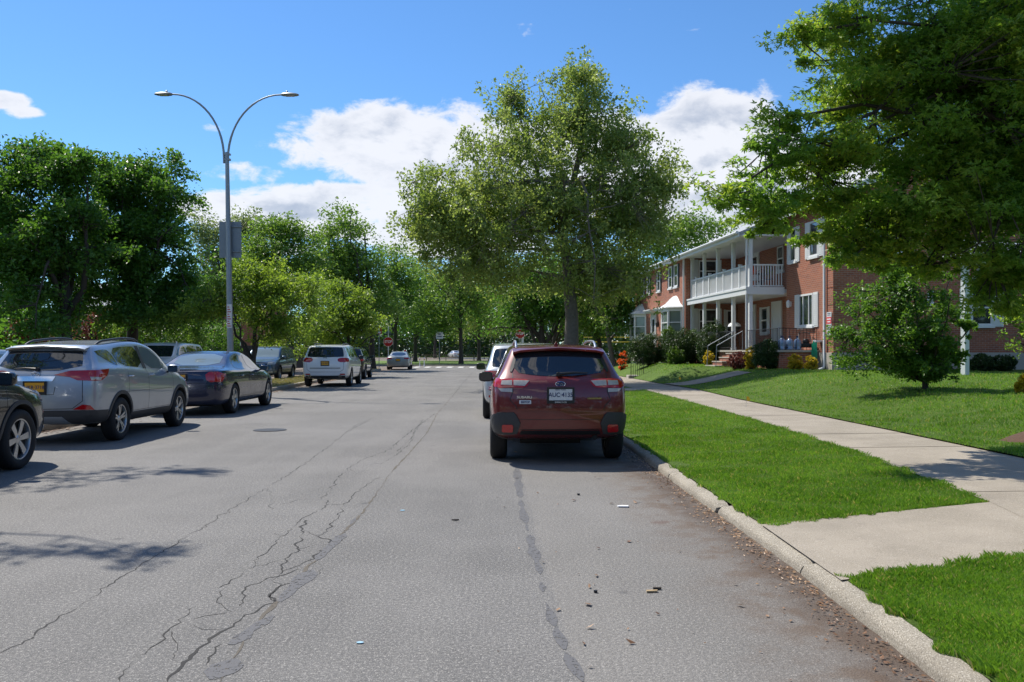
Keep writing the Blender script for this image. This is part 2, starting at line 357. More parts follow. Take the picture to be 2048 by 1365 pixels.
def conc_mat(name, c1, c2, jx=None, agg=.5):
    m, g, b, out = newmat(name); tc = g.n('ShaderNodeTexCoord').outputs['Object']
    f = g.noise(tc, 130, 3, .7); mid = g.noise(tc, 1.2, 7, .62)
    c = g.mix(g.sm(mid, .3, .7), (*c1, 1), (*c2, 1)); c = g.mix(g.m('MULTIPLY', g.sm(f, .52, .66), agg), c, tuple(x * .42 for x in c1) + (1,))
    c = g.mix(g.m('MULTIPLY', g.sm(f, .46, .34), agg), c, (.62, .58, .50, 1))
    sp = g.sm(g.noise(tc, 6, 4, .6), .62, .72); c = g.mix(g.m('MULTIPLY', sp, .35), c, (.15, .13, .11, 1))
    st_ = g.sm(g.noise(tc, .8, 5, .55), .52, .66); c = g.mix(g.m('MULTIPLY', st_, .3), c, (.19, .165, .13, 1))
    L(g, c, b.inputs['Base Color']); b.inputs['Roughness'].default_value = .85
    bp = g.n('ShaderNodeBump', {'Strength': .6, 'Distance': .005, 'Height': f}); L(g, bp.outputs[0], b.inputs['Normal'])
    return m
M['asphalt'] = asphalt_mat()
M['lawn'] = grass_mat('lawn_soil', (.075, .14, .016), (.125, .205, .028), dryamt=.25)
M['lawn2'] = grass_mat('park_grass', (.10, .17, .03), (.17, .25, .05), dryamt=.3)
M['verge'] = grass_mat('dry_verge', (.13, .13, .05), (.26, .22, .12), (.34, .28, .17), .7)
M['walk'] = conc_mat('walk_concrete', (.25, .215, .165), (.33, .285, .225))
M['kerbm'] = conc_mat('kerb_concrete', (.20, .175, .135), (.32, .285, .225), agg=.95)
M['tar'] = crumbly('crack_sealer', (.115, .114, .118), 28, .43, var=.25)
M['crack'] = crumbly('crack', (.018, .017, .016), 9, .36)
M['sand'] = crumbly('joint_sand', (.10, .085, .065), 7, .42)
M['whiteline'] = plain('road_paint', (.72, .72, .70), .6, var=.15, scale=8)
def g0(px, py, z=0.): Y = (CH - z) * FPX / (py - HZ); return Vector(((px - 1024) * Y / FPX, Y, z))
def ribbon(mb, pts, w0, z, mi, jit=.012, wj=.6, dens=.045, seed=0):
    """irregular flat strip along a ground line"""
    rng = random.Random(seed); P = []
    for a, b in zip(pts, pts[1:]):
        n = max(1, int((b - a).length / (dens * (1 + a.y * .12))))
        for k in range(n): P.append(a.lerp(b, k / n))
    P.append(pts[-1]); V = []
    for i, p in enumerate(P):
        d = (P[min(i + 1, len(P) - 1)] - P[max(0, i - 1)]).normalized(); nn = Vector((-d.y, d.x, 0))
        s = mnoise.noise(p * 6 + Vector((seed, 0, 0))) * jit * 2.2 + rng.uniform(-1, 1) * jit; w_ = w0 * max(.12, 1 + wj * (mnoise.noise(p * 3.1 + Vector((0, seed, 5))) * 2.0 + rng.uniform(-.4, .4)))
        if i in (0, len(P) - 1): w_ *= .2
        V += [p + nn * (s + w_ / 2), p + nn * (s - w_ / 2)]
    V = [(v.x, v.y, z) for v in V]; mb.add(V, [(2 * i, 2 * i + 1, 2 * i + 3, 2 * i + 2) for i in range(len(P) - 1)], mi)
def build_ground():
    g_ = MB(); g_.add([(-900, -300, -.06), (900, -300, -.06), (900, 1500, -.06), (-900, 1500, -.06)], [(0, 1, 2, 3)]); tag(g_.build('ground', M['lawn2']), kind='structure')
    rd = MB(); rd.add([(-70, -30, 0), (70, -30, 0), (70, 89, 0), (-70, 89, 0)], [(0, 1, 2, 3)])
    cr = [[(0, 1312), (68, 1272), (113, 1238), (164, 1211), (205, 1178), (266, 1144), (318, 1107), (383, 1069), (434, 1037), (489, 1002), (533, 977), (595, 938), (628, 916), (692, 866), (765, 825)],
          [(331, 1365), (379, 1319), (417, 1279), (454, 1259), (492, 1231), (547, 1206), (556, 1173), (553, 1150), (567, 1122), (595, 1101), (601, 1067), (612, 1040)],
          [(232, 1364), (268, 1322), (300, 1295), (345, 1262), (362, 1240), (384, 1215)], [(485, 1215), (487, 1180), (513, 1166), (553, 1154), (581, 1146), (625, 1118), (680, 1078)],
          [(547, 1206), (535, 1195), (553, 1173), (590, 1165), (610, 1150)], [(440, 1176), (468, 1160), (487, 1150), (507, 1132), (518, 1115), (540, 1100), (556, 1080), (590, 1052), (602, 1040), (640, 1020), (660, 1000)],
          [(660, 980), (672, 962), (697, 937), (729, 918), (779, 900), (800, 880), (834, 854), (871, 827)], [(724, 978), (705, 992), (688, 1010), (680, 1032), (662, 1050), (640, 1075), (656, 1082), (660, 1090)],
          [(724, 978), (740, 965), (760, 955)], [(594, 1101), (630, 1090), (660, 1090), (690, 1060)], [(553, 1150), (600, 1130)], [(640, 1075), (610, 1062), (601, 1067)], [(792, 905), (820, 880), (838, 850), (846, 838)],
          [(760, 930), (790, 912), (815, 892), (830, 872)], [(380, 1250), (420, 1262), (454, 1259)], [(395, 1240), (430, 1228), (470, 1222)], [(412, 1330), (418, 1308), (450, 1290)],
          [(903, 795), (925, 768), (946, 744)], [(690, 866), (712, 850), (740, 842)], [(560, 1010), (600, 1000), (640, 1000), (660, 980)], [(688, 1010), (660, 1010), (640, 1020)], [(533, 977), (548, 1000), (540, 1020)], [(340, 1262), (352, 1290), (348, 1320)], [(601, 1067), (570, 1072), (545, 1066)], [(622, 1118), (640, 1130), (636, 1150)], [(460, 1225), (440, 1205), (446, 1180)], [(697, 937), (715, 945), (735, 940)], [(560, 1122), (530, 1130), (507, 1132)]]
    wds = [.013, .022, .012, .016, .012, .016, .017, .018, .012, .010, .010, .010, .014, .012, .010, .009, .010, .02, .010, .008, .009, .008, .008, .007, .008, .008, .007, .008]
    for i, (c_, wd) in enumerate(zip(cr, wds)): ribbon(rd, [g0(*q) for q in c_], wd * .50, .0012 + .0002 * (i % 3), 1, jit=.017, wj=1.0, dens=.028, seed=i * 7)
    seam = [(440, 1365), (500, 1262), (560, 1200), (620, 1130), (697, 1055), (730, 1020), (756, 983), (775, 955), (820, 905), (853, 868), (875, 827), (903, 795)]
    ribbon(rd, [g0(*q) for q in seam],     .016, .0018, 3, jit=.008, wj=.9, seed=91)
    for q, wd in (([(425, 1360), (470, 1318)], .12), ([(462, 1290), (500, 1262), (545, 1232)], .15), ([(560, 1205), (585, 1178), (625, 1140)], .11), ([(632, 1122), (660, 1093), (690, 1068)], .10), ([(700, 1050), (712, 1036)], .06)):
        ribbon(rd, [g0(*a) for a in q], wd * .9, .0022, 2, jit=.004, wj=.45, dens=.06, seed=int(wd * 1000))
    for q, wd in (([(1033, 935), (1040, 996)], .09), ([(1041, 1000), (1050, 1042), (1054, 1062)], .07), ([(1058, 1070), (1068, 1106), (1082, 1150)], .08), ([(1083, 1165), (1086, 1185)], .04), ([(1094, 1205), (1108, 1253)], .085), ([(1110, 1255), (1130, 1300)], .10), ([(1132, 1306), (1165, 1364)], .055)):
        ribbon(rd, [g0(*a) for a in q], wd * .8, .0022, 2, jit=.004, wj=.6, dens=.06, seed=int(wd * 1500))
    road = rd.build('road', [M['asphalt'], M['crack'], M['tar'], M['sand']], fix=False); tag(road, kind='structure')
    # crosswalk bars at the far end of the road
    for i in range(9):
        x = -9.0 + i * 1.02; mb = MB(); mb.add([(x, 78.4 + i * .02, .004), (x + .46, 78.4 + i * .02, .004), (x + .42, 82.0, .004), (x - .04, 82.0, .004)], [(0, 1, 2, 3)])
        tag(mb.build('crosswalk_bar', M['whiteline'], fix=False), kind='structure')
    # right verge, walk, lawn
    strip('verge', lambda y: XR(y) + .13, SL, 6.9, 28.9, 14, 120, zv, M['lawn']); strip('verge', lambda y: XR(y) + .13, SL, 30.6, 76, 8, 60, zv, M['lawn']); strip('verge', lambda y: XR(y) + .13, SL, -6, 5.25, 8, 30, zv, M['lawn'])
    ap = lambda x, y: zv(x, y) + .006
    V = []; n = 10
    for i in range(n):
        t = i / (n - 1); x = XR(6) + .12 + t * (SL(6.6) - XR(6) + .22) - .03; V += [(x, 5.24 + .42 * t, ap(x, 5.5)), (x, 6.92 + .50 * t, ap(x, 7))]
    tag(npmesh('path', V, [(2 * i, 2 * i + 2, 2 * i + 3, 2 * i + 1) for i in range(n - 1)], M['walk']), kind='structure')
    strip('path', lambda y: XR(y) + .19, lambda y: SL(y) + .02, 28.85, 30.65, 4, 4, lambda x, y: zv(x, y) + .004, M['walk'])
    # sidewalk slabs with tooled joints
    ys = [-6, -2.6, .9, 4.35, 6.02, 7.9, 9.7, 11.55, 13.4, 15.3, 17.2, 19.1, 21, 23, 25, 27, 29.1, 31.2, 33.4, 36, 39, 42, 45, 49, 53, 57, 61, 66, 71, 76]
    rng = random.Random(5)
    for a, b_ in zip(ys, ys[1:]):
        dz = rng.uniform(-.003, .003)
        strip('sidewalk', SL, SRt, a + .008, b_ - .008, 6, 5, lambda x, y, dz=dz:   .192 + dz + (x - SL(y)) * .012, M['walk'])
    strip('sidewalk_bed', lambda y: SL(y) - .02, lambda y: SRt(y) + .02, -6, 76, 2, 60, lambda x, y: .180 + (x - SL(y)) * .012, plain('joint_soil', (.16, .13, .09), .95))
    strip('lawn', SRt, lambda y: 60 + 0 * y, -6, 76, 70, 100, lambda x, y: zlawn(np.float64(x), np.float64(y)), M['lawn'])
    strip('path', lambda y: SRt(y) - .02, lambda y: 8.6 + 0 * y, 31.2, 33.2, 20, 4, lambda x, y: float(zlawn(np.float64(x), np.float64(y))) + .018, M['walk'])
    # kerb stones on the right with broken edges
    edges = list(np.arange(-5, 40, 2.15)) + list(np.arange(40, 75, 5)) + [75]
    for j, (a, b_) in enumerate(zip(edges, edges[1:])):
        n = max(6, int((b_ - a) / (.05 if b_ < 14 else .4))); V = []; F = []
        low = .015 * math.sin(j * 2.1)
        for i in range(n + 1):
            y = a + .012 + (b_ - a - .024) * i / n; x = float(XR(y)) + .012 * math.sin(j * 1.7)
            e = .020 * mnoise.noise(Vector((y * 5, j, 0))) + .013 * mnoise.noise(Vector((y * 17, j, 3))); f_ = .010 * mnoise.noise(Vector((y * 7, j, 9)))
            e2 = .016 * mnoise.noise(Vector((y * 4, j, 19)))
            end = .02 if i in (0, n) else 0
            V += [(x + f_, y, -.02), (x + .004 + e * .6, y, .034 - end + e * .8), (x + .022 + e, y, .070 - end + low * .3 + e * .5), (x + .125 + e2, y, .084 - end + low * .3 + f_ * .6), (x + .145 + e2, y, .03)]
        for i in range(n):
            for k in range(4): q = i * 5 + k; F.append((q, q + 1, q + 6, q + 5))
        F.append((0, 1, 2, 3)); 
        mb = MB(); mb.add(V, F); mb.add([], [])
        tag(mb.build('kerb', M['kerbm'], smooth=60), kind='structure')
    # left side: verge with kerb, side road beyond, lawn behind
    strip('verge', lambda y: XL(y) - 2.35, lambda y: XL(y) - .15, -20, 72, 6, 60, lambda x, y: .125, M['verge'])
    for yy0, yy1 in ((-20, 20), (20, 45), (45, 74)):
        n = 24; V = []
        for i in range(n + 1):
            y = yy0 + (yy1 - yy0) * i / n; x = float(XL(y)); e = .008 * math.sin(y * 5); V += [(x, y, -.02), (x - .01, y, .11 + e), (x - .03, y, .135), (x - .16, y, .135), (x - 2.35, y, .12), (x - 2.36, y, -.02)]
        F = [(i * 6 + k, i * 6 + k + 1, i * 6 + k + 7, i * 6 + k + 6) for i in range(n) for k in (0, 1, 2, 4)]
        mb = MB(); mb.add(V, F); tag(mb.build('kerb', M['kerbm'], smooth=60), kind='structure')
    strip('lawn', lambda y: -90 + 0 * y, lambda y: -18.2 + 0 * y - (y > 60) * 0, -20, 72, 20, 30, lambda x, y: .14 + min(.5, max(0, -18.2 - x) * .02), M['lawn'])
    # far side of the cross street
    far = crv([(-70, 86.5), (-10, 88.2), (0, 88.2), (20, 86), (70, 80)])
    V = []; n = 40
    for i in range(n + 1):
        x = -70 + 140 * i / n; y = float(far(x)); V += [(x, y, -.02), (x, y + .03, .14), (x, y + .2, .14), (x, y + 260, .16)]
    mb = MB(); mb.add(V, [(4 * i + k, 4 * i + k + 1, 4 * i + k + 5, 4 * i + k + 4) for i in range(n) for k in (0, 1)]); tag(mb.build('kerb', M['kerbm']), kind='structure')
    npl = MB(); npl.add(V, [(4 * i + 2, 4 * i + 3, 4 * i + 7, 4 * i + 6) for i in range(n)]); tag(npl.build('park_lawn', M['lawn2']), kind='structure')
    mb = MB(); mb.add([(-70, 124, .19), (40, 118, .19), (40, 130, .19), (-70, 137, .19)], [(0, 1, 2, 3)]); tag(mb.build('path', M['walk'], fix=False), kind='structure')
    mb = MB(); mb.add([(-80, 142, .20), (60, 136, .20), (60, 175, .20), (-80, 180, .20)], [(0, 1, 2, 3)]); tag(mb.build('car_park', M['asphalt'], fix=False), kind='structure')
    mb = MB(); mb.add([(-13.5, 84.2, .008), (-4, 84.4, .008), (10, 83.2, .008), (10, 85.2, .008), (-4, 86.6, .008), (-13.5, 86.2, .008)], [(0, 1, 2, 3, 4, 5)]); tag(mb.build('pavement_ramp', M['walk'], fix=False), kind='structure')
    # mulch bed at the foot of the overhanging tree
    V = []; F = []
    for i in range(24):
        t = 2 * PI * i / 24; r = 1.0 + .15 * math.sin(3 * t + 1)
        V += [(8.2 + 1.7 * r * math.cos(t), 11.4 + .9 * r * math.sin(t), float(zlawn(np.float64(8.2 + 1.7 * r * math.cos(t)), 11.4)) - .01), (8.2 + 1.1 * r * math.cos(t), 11.4 + .5 * r * math.sin(t), float(zlawn(np.float64(8.2), 11.4)) + .09)]
    F = [(2 * i, (2 * i + 2) % 48, (2 * i + 3) % 48, 2 * i + 1) for i in range(24)] + [tuple(2 * i + 1 for i in range(24))]
    mb = MB(); mb.add(V, F); tag(mb.build('mulch_bed', plain('mulch', (.09, .05, .03), .95, var=.6, scale=25, bump=1, bscale=60), smooth=60), kind='structure')
# ---------------------------------------------------------------- grass blades and litter (uncountable)
def blades(name, n, samp, zf, mat, h=(.05, .10), wd=.006, seed=1, label=None, grow=.03):
    rg = np.random.default_rng(seed); P = samp(rg, n); x, y = P[:, 0], P[:, 1]; n = len(x)
    z = zf(x, y); sc_ = 1 + grow * np.maximum(0, y - 4) * 2.2; clump = np.array([.75 + .9 * mnoise.noise(Vector((a * 2.2, b * 2.2, 0))) for a, b in zip(x, y)])
    H = rg.uniform(h[0], h[1], n) * np.clip(clump, .4, 1.4); a = rg.uniform(0, 2 * PI, n); w_ = wd * sc_ * rg.uniform(.7, 1.2, n); lean = rg.uniform(.1, .9, n) * H; la = rg.uniform(0, 2 * PI, n)
    dx, dy = np.cos(a) * w_ / 2, np.sin(a) * w_ / 2; lx, ly = np.cos(la) * lean, np.sin(la) * lean
    V = np.stack([np.stack([x - dx, y - dy, z - .005], 1), np.stack([x + dx, y + dy, z - .005], 1), np.stack([x + lx * .4 + dx * .8, y + ly * .4 + dy * .8, z + H * .6], 1), np.stack([x + lx, y + ly, z + H * .93], 1)], 1).reshape(-1, 3)
    F = np.arange(4 * n).reshape(n, 4)
    o = npmesh(name, V, F, mat); return tag(o, label or 'short mown green grass blades', 'grass', kind='stuff')
def build_grass():
    gm = leafmat('grass_blade', (.11, .245, .020), (.20, .345, .045), (.10, .205, .016), trans=.35, rough=.45, odd=((.36, .32, .13), .07))
    gd = leafmat('dry_grass', (.26, .24, .10), (.16, .20, .05), (.30, .26, .15), trans=.2)
    def reg(fa, fb, y0, y1, pw=1.6):
        def f(rg, n):
            u = rg.uniform(0, 1, n); k = 1 - pw; y = (y0 ** k + u * (y1 ** k - y0 ** k)) ** (1 / k)
            a, b_ = fa(y), fb(y); return np.stack([a + (b_ - a) * rg.uniform(0, 1, n), y], 1)
        return f
    off = lambda y: XR(y) + .125 + .03 * np.sin(y * 9) + .025 * np.sin(y * 23)
    far_edge = lambda y: 6.92 + .50 * (y - 0) 
    def keep(f, cond):
        def g_(rg, n): P = f(rg, n); return P[cond(P[:, 0], P[:, 1])]
        return g_
    def apron_out(x, y):
        t = np.clip((x - 2.1) / (3.8 - 2.1), 0, 1.3); j = .03 * np.sin(x * 23) + .02 * np.sin(x * 51)
        return (y < 5.30 + .42 * t + j) | (y > 6.86 + .50 * t + j)
    near = reg(off, lambda y: SL(y) + .03, 3.2, 28.8, 1.75)
    bare = lambda x, y: np.array([mnoise.noise(Vector((a * 1.3, b * 1.3, 7))) + .5 * mnoise.noise(Vector((a * 5, b * 5, 2))) < .34 + 1.2 * min(2, max(0, a - XR(b) - .22)) for a, b in zip(x, y)])
    blades('grass', 300000, keep(near, lambda x, y: apron_out(x, y) & bare(x, y)), zv, gm, (.022, .060), .0044, 3, 'mown green grass of the verge between kerb and sidewalk')
    lawnr = reg(lambda y: SRt(y) - .02, lambda y: np.minimum(16, SRt(y) + .35 * y + 2), 7.5, 42, 1.5)
    blades('grass', 130000, keep(lawnr, lambda x, y: ~((y > 31.1) & (y < 33.3) & (x < 8.6))), zlawn, gm, (.03, .07), .0065, 4, 'mown green grass of the house lawn right of the sidewalk')
    lv = reg(lambda y: XL(y) - 2.3, lambda y: XL(y) - .14, 14, 60, 1.5)
    blades('grass', 30000, lv, lambda x, y: x * 0 + .125, gd, (.03, .08), .008, 5, 'dry straw coloured grass of the left verge')
    # leaf litter and crumbs in the gutter
    rg = np.random.default_rng(8); n = 2000; k = -.5; u = rg.uniform(0, 1, n); y = 3.0 + 12 * u ** 1.6
    x = XR(y) - np.abs(rg.normal(0, .11, n)) - .01; x[:90] = XR(y[:90]) - rg.uniform(0, 2.0, 90)
    s = rg.uniform(.004, .014, n) * (1 + .03 * y); s[:40] *= 1.9; a = rg.uniform(0, 2 * PI, n); V = []
    for i in range(n):
        c_, s_ = math.cos(a[i]) * s[i], math.sin(a[i]) * s[i]; z = .008; el = rg.uniform(.3, .8)
        V += [(x[i] - c_, y[i] - s_, z), (x[i] + s_ * el, y[i] - c_ * el, z + s[i] * .3), (x[i] + c_, y[i] + s_, z + s[i] * rg.uniform(0, .8)), (x[i] - s_ * el, y[i] + c_ * el, z)]
    lm = leafmat('litter', (.22, .11, .05), (.42, .27, .14), (.10, .05, .03), trans=.05)
    tag(npmesh('leaf_litter', V, np.arange(4 * n).reshape(n, 4), lm), 'small brown leaves and crumbs lying in the gutter by the right kerb', 'litter', kind='stuff')
    n = 900; y = rg.uniform(14, 45, n); x = XL(y) + np.abs(rg.normal(0, .25, n)); V = []
    for i in range(n):
        q = rg.uniform(.02, .05); V += [(x[i] - q, y[i], .01), (x[i], y[i] - q, .012), (x[i] + q, y[i], .01 + q * .3), (x[i], y[i] + q, .01)]
    tag(npmesh('leaf_litter', V, np.arange(4 * n).reshape(n, 4), lm), 'brown leaves drifted along the left kerb under the parked cars', 'litter', kind='stuff')
# ================================================================ cars
def chaikin(pts, it=2, closed=True):
    P = [Vector(p) for p in pts]
    for _ in range(it):
        Q = []; n = len(P)
        for i in range(n if closed else n - 1):
            a, b = P[i], P[(i + 1) % n]; Q += [a * .75 + b * .25, a * .25 + b * .75]
        if not closed: Q = [P[0]] + Q + [P[-1]]
        P = Q
    return P
def lerp_curve(pts, x):
    if x <= pts[0][0]: return pts[0][1]
    for (a, b), (c, d) in zip(pts, pts[1:]):
        if x <= c: return b + (d - b) * (x - a) / (c - a)
    return pts[-1][1]
def body_mesh(p):
    """cage from a few dimensions, smoothed, wheel arches cut. Forward is +Y."""
    Lh, W, H, zb = p['L'] / 2, p['W'] / 2, p['H'], p['zb']
    bf, br_, hf, cz = p['belt_f'], p['belt_r'], p['hood_f'], p['cowl']
    yc, yrf, yrr = p['ycowl'], p['yroof_f'], p['yroof_r']
    rw = p.get('roofw', .70); tl = p.get('tumble', .90)
    st = []
    def ring(y, w, bot, belt, top, rwid, edge=.86, dy=(0,) * 9, zm=None, sh=.955):
        mid = zm if zm else bot + .42 * (belt - bot); h = top - belt; g = h > .2
        rx = (2 * rwid + .03) * W if g else 2 * rwid * W
        pts = [(0, bot), (.72 * w, bot), (.965 * w, bot + .05), (w, mid), (w * .995, belt - .11), (w * sh, belt - .005)]
        e5 = pts[5]; p7 = (rx, belt + edge * h)
        pts += [(e5[0] + (p7[0] - e5[0]) * .22 - (.012 if g else 0), e5[1] + (p7[1] - e5[1]) * (.16 if g else .5)), p7,
                (rx * .93, belt + (.985 if g else .93) * h), (rx * .62, belt + (1.0 if g else .97) * h), (0, top + (.012 if g else 0))]
        d = list(dy); D = d[:6] + [d[5] + (d[6] - d[5]) * .25, d[6], d[7], d[7], d[8]]
        st.append([(x, y + q, z) for (x, z), q in zip(pts, D)])
    fd = (-.10, -.06, -.02, 0, -.05, -.12, -.18, -.16, -.15)
    ring(Lh, W * .74, zb + .03, hf - .06, hf + .01, .33, .6, fd, zm=zb + .26)
    ring(Lh - .16, W * .93, zb + .01, hf - .01, hf + .06, .40, .6, tuple(.7 * a for a in fd))
    ya = (Lh - p['foh']); hb = hf + (bf - hf) * .5
    ring(ya + .15, W * .995, zb, hb - .01, hb + .09, .41, .7)
    ring(yc + .30, W, zb, bf - .03, cz - .02, .42, .7)
    ring(yc, W, zb, bf, cz + .03, .42, .75)
    ym = (yc + yrf) / 2
    ring(ym, W, zb, bf + .01, cz + (H - cz) * .56, (.40 + rw) / 2 + .02, .95)
    ring(yrf, W, zb, bf + .02, H - .025, rw + .01, .90)
    ybm = (yrf + yrr) / 2
    ring(ybm, W, zb, (bf + br_) / 2 + .02, H + .01, rw, .90)
    ring(yrr, W, zb, br_, p.get('Hr', H - .03), rw - .01, .90)
    if p['type'] == 'hatch':
        sl = p.get('slope', .36); z0 = p.get('Hr', H - .03) - .05
        rd = (.10, .06, .02, 0, .03, .10, sl, sl + .03, sl + .04)
        zr_ = p.get('zbr', zb + .04)
        ring(-Lh + .16 , W * .985, (zb + zr_) / 2, br_ + .0, z0 + .03, rw - .005, .93, tuple(d * .93 + .04 if i > 5 else d for i, d in enumerate(rd)))
        ring(-Lh + .02, W * .90, zr_, br_ + .02, z0 + .005, rw - .012, .95, rd, sh=.975)
    else:
        dz = p['deck']; yd = p['ydeck']
        ring((yrr + yd) / 2, W, zb, br_ , dz + (H - dz) * .55, rw + .01, .95)
        ring(yd, W, zb, br_ , dz + .03, .42, .8)
        ring((yd - Lh) / 2 - .02, W * .985, zb, br_ - .005, dz + .02, .42, .8)
        rd = (.10, .06, .02, 0, .02, .05, .10, .09, .08)
        ring(-Lh + .17, W * .95, zb + .01, br_ - .01, dz + .02, .40, .7, rd)
        ring(-Lh, W * .80, p.get('zbr', zb + .04), br_ - .02, dz - .005, .36, .7, rd)
    V = []; F = []; rings = []
    for s_ in st:
        idx = []
        for (x, y, z) in s_: idx.append(len(V)); V.append((x, y, z))
        lidx = [idx[0]]
        for (x, y, z) in s_[1:10]: lidx.append(len(V)); V.append((-x, y, z))
        lidx.append(idx[10]); rings.append((idx, lidx))
    for (a, al), (b, bl) in zip(rings, rings[1:]):
        for j in range(10):
            F.append((a[j], a[j + 1], b[j + 1], b[j])); F.append((al[j + 1], al[j], bl[j], bl[j + 1]))
    for (r_, sgn, bul) in ((rings[0], 1, p.get('bul_f', .16)), (rings[-1], -1, p.get('bul_r', .08))):
        a, al = r_; cen = [a[0]]
        for j in range(2, 9):
            x, y, z = V[a[j]]; cen.append(len(V)); V.append((0, y + sgn * bul, z + (.012 if j == 8 else 0)))
        for k in (a[0], a[10]): V[k] = (V[k][0], V[k][1] + sgn * bul, V[k][2])
        cen.append(a[10])
        for j in range(1, 9):
            c0, c1 = cen[j - 1], cen[j]
            q1 = (a[j], a[j + 1], c1, c0); q2 = (al[j + 1], al[j], c0, c1)
            if sgn > 0: q1 = q1[::-1]; q2 = q2[::-1]
            F.append(q1); F.append(q2)
    me = bpy.data.meshes.new('cage'); me.from_pydata(V, [], F)
    bm = bmesh.new(); bm.from_mesh(me); bmesh.ops.recalc_face_normals(bm, faces=bm.faces); bm.to_mesh(me); bm.free()
    o = bpy.data.objects.new('cage', me); C.objects.link(o)
    sd = o.modifiers.new('s', 'SUBSURF'); sd.levels = sd.render_levels = p.get('lod', 3)
    cuts = []
    for ya_ in p['axles']:
        for sx in (-1, 1):
            mb = MB(); Mx = Matrix.Translation((sx * (W - .12), ya_, p['r'] + .005)) @ Matrix.Rotation(PI / 2, 4, 'Y')
            R = p['r'] + p.get('gap', .055); mb.lathe([(R, -.24), (R, .30)], 40, Mx)
            c = mb.build('cut', M['dark']); cuts.append(c)
            bo = o.modifiers.new('b', 'BOOLEAN'); bo.operation = 'DIFFERENCE'; bo.object = c; bo.solver = 'EXACT'; bo.material_mode = 'TRANSFER'
    me.materials.append(p['mat'])
    dg = bpy.context.evaluated_depsgraph_get(); out = bpy.data.meshes.new_from_object(o.evaluated_get(dg))
    bpy.data.objects.remove(o); bpy.data.meshes.remove(me)
    for c in cuts: m_ = c.data; bpy.data.objects.remove(c); bpy.data.meshes.remove(m_)
    # underside dark
    if len(out.materials) < 2: out.materials.append(M['dark'])
    for pl in out.polygons:
        if pl.normal.z < -.75 and pl.center.z < zb + .06: pl.material_index = 1
    out.polygons.foreach_set('use_smooth', [True] * len(out.polygons)); out.set_sharp_from_angle(angle=math.radians(38))
    return out
DIRS = {'rear': (lambda a, b: Vector((a, -8, b)), Vector((0, 1, 0))), 'front': (lambda a, b: Vector((a, 8, b)), Vector((0, -1, 0))),
        'right': (lambda a, b: Vector((5, a, b)), Vector((-1, 0, 0))), 'left': (lambda a, b: Vector((-5, a, b)), Vector((1, 0, 0))),
        'top': (lambda a, b: Vector((a, b, 6)), Vector((0, 0, -1)))}
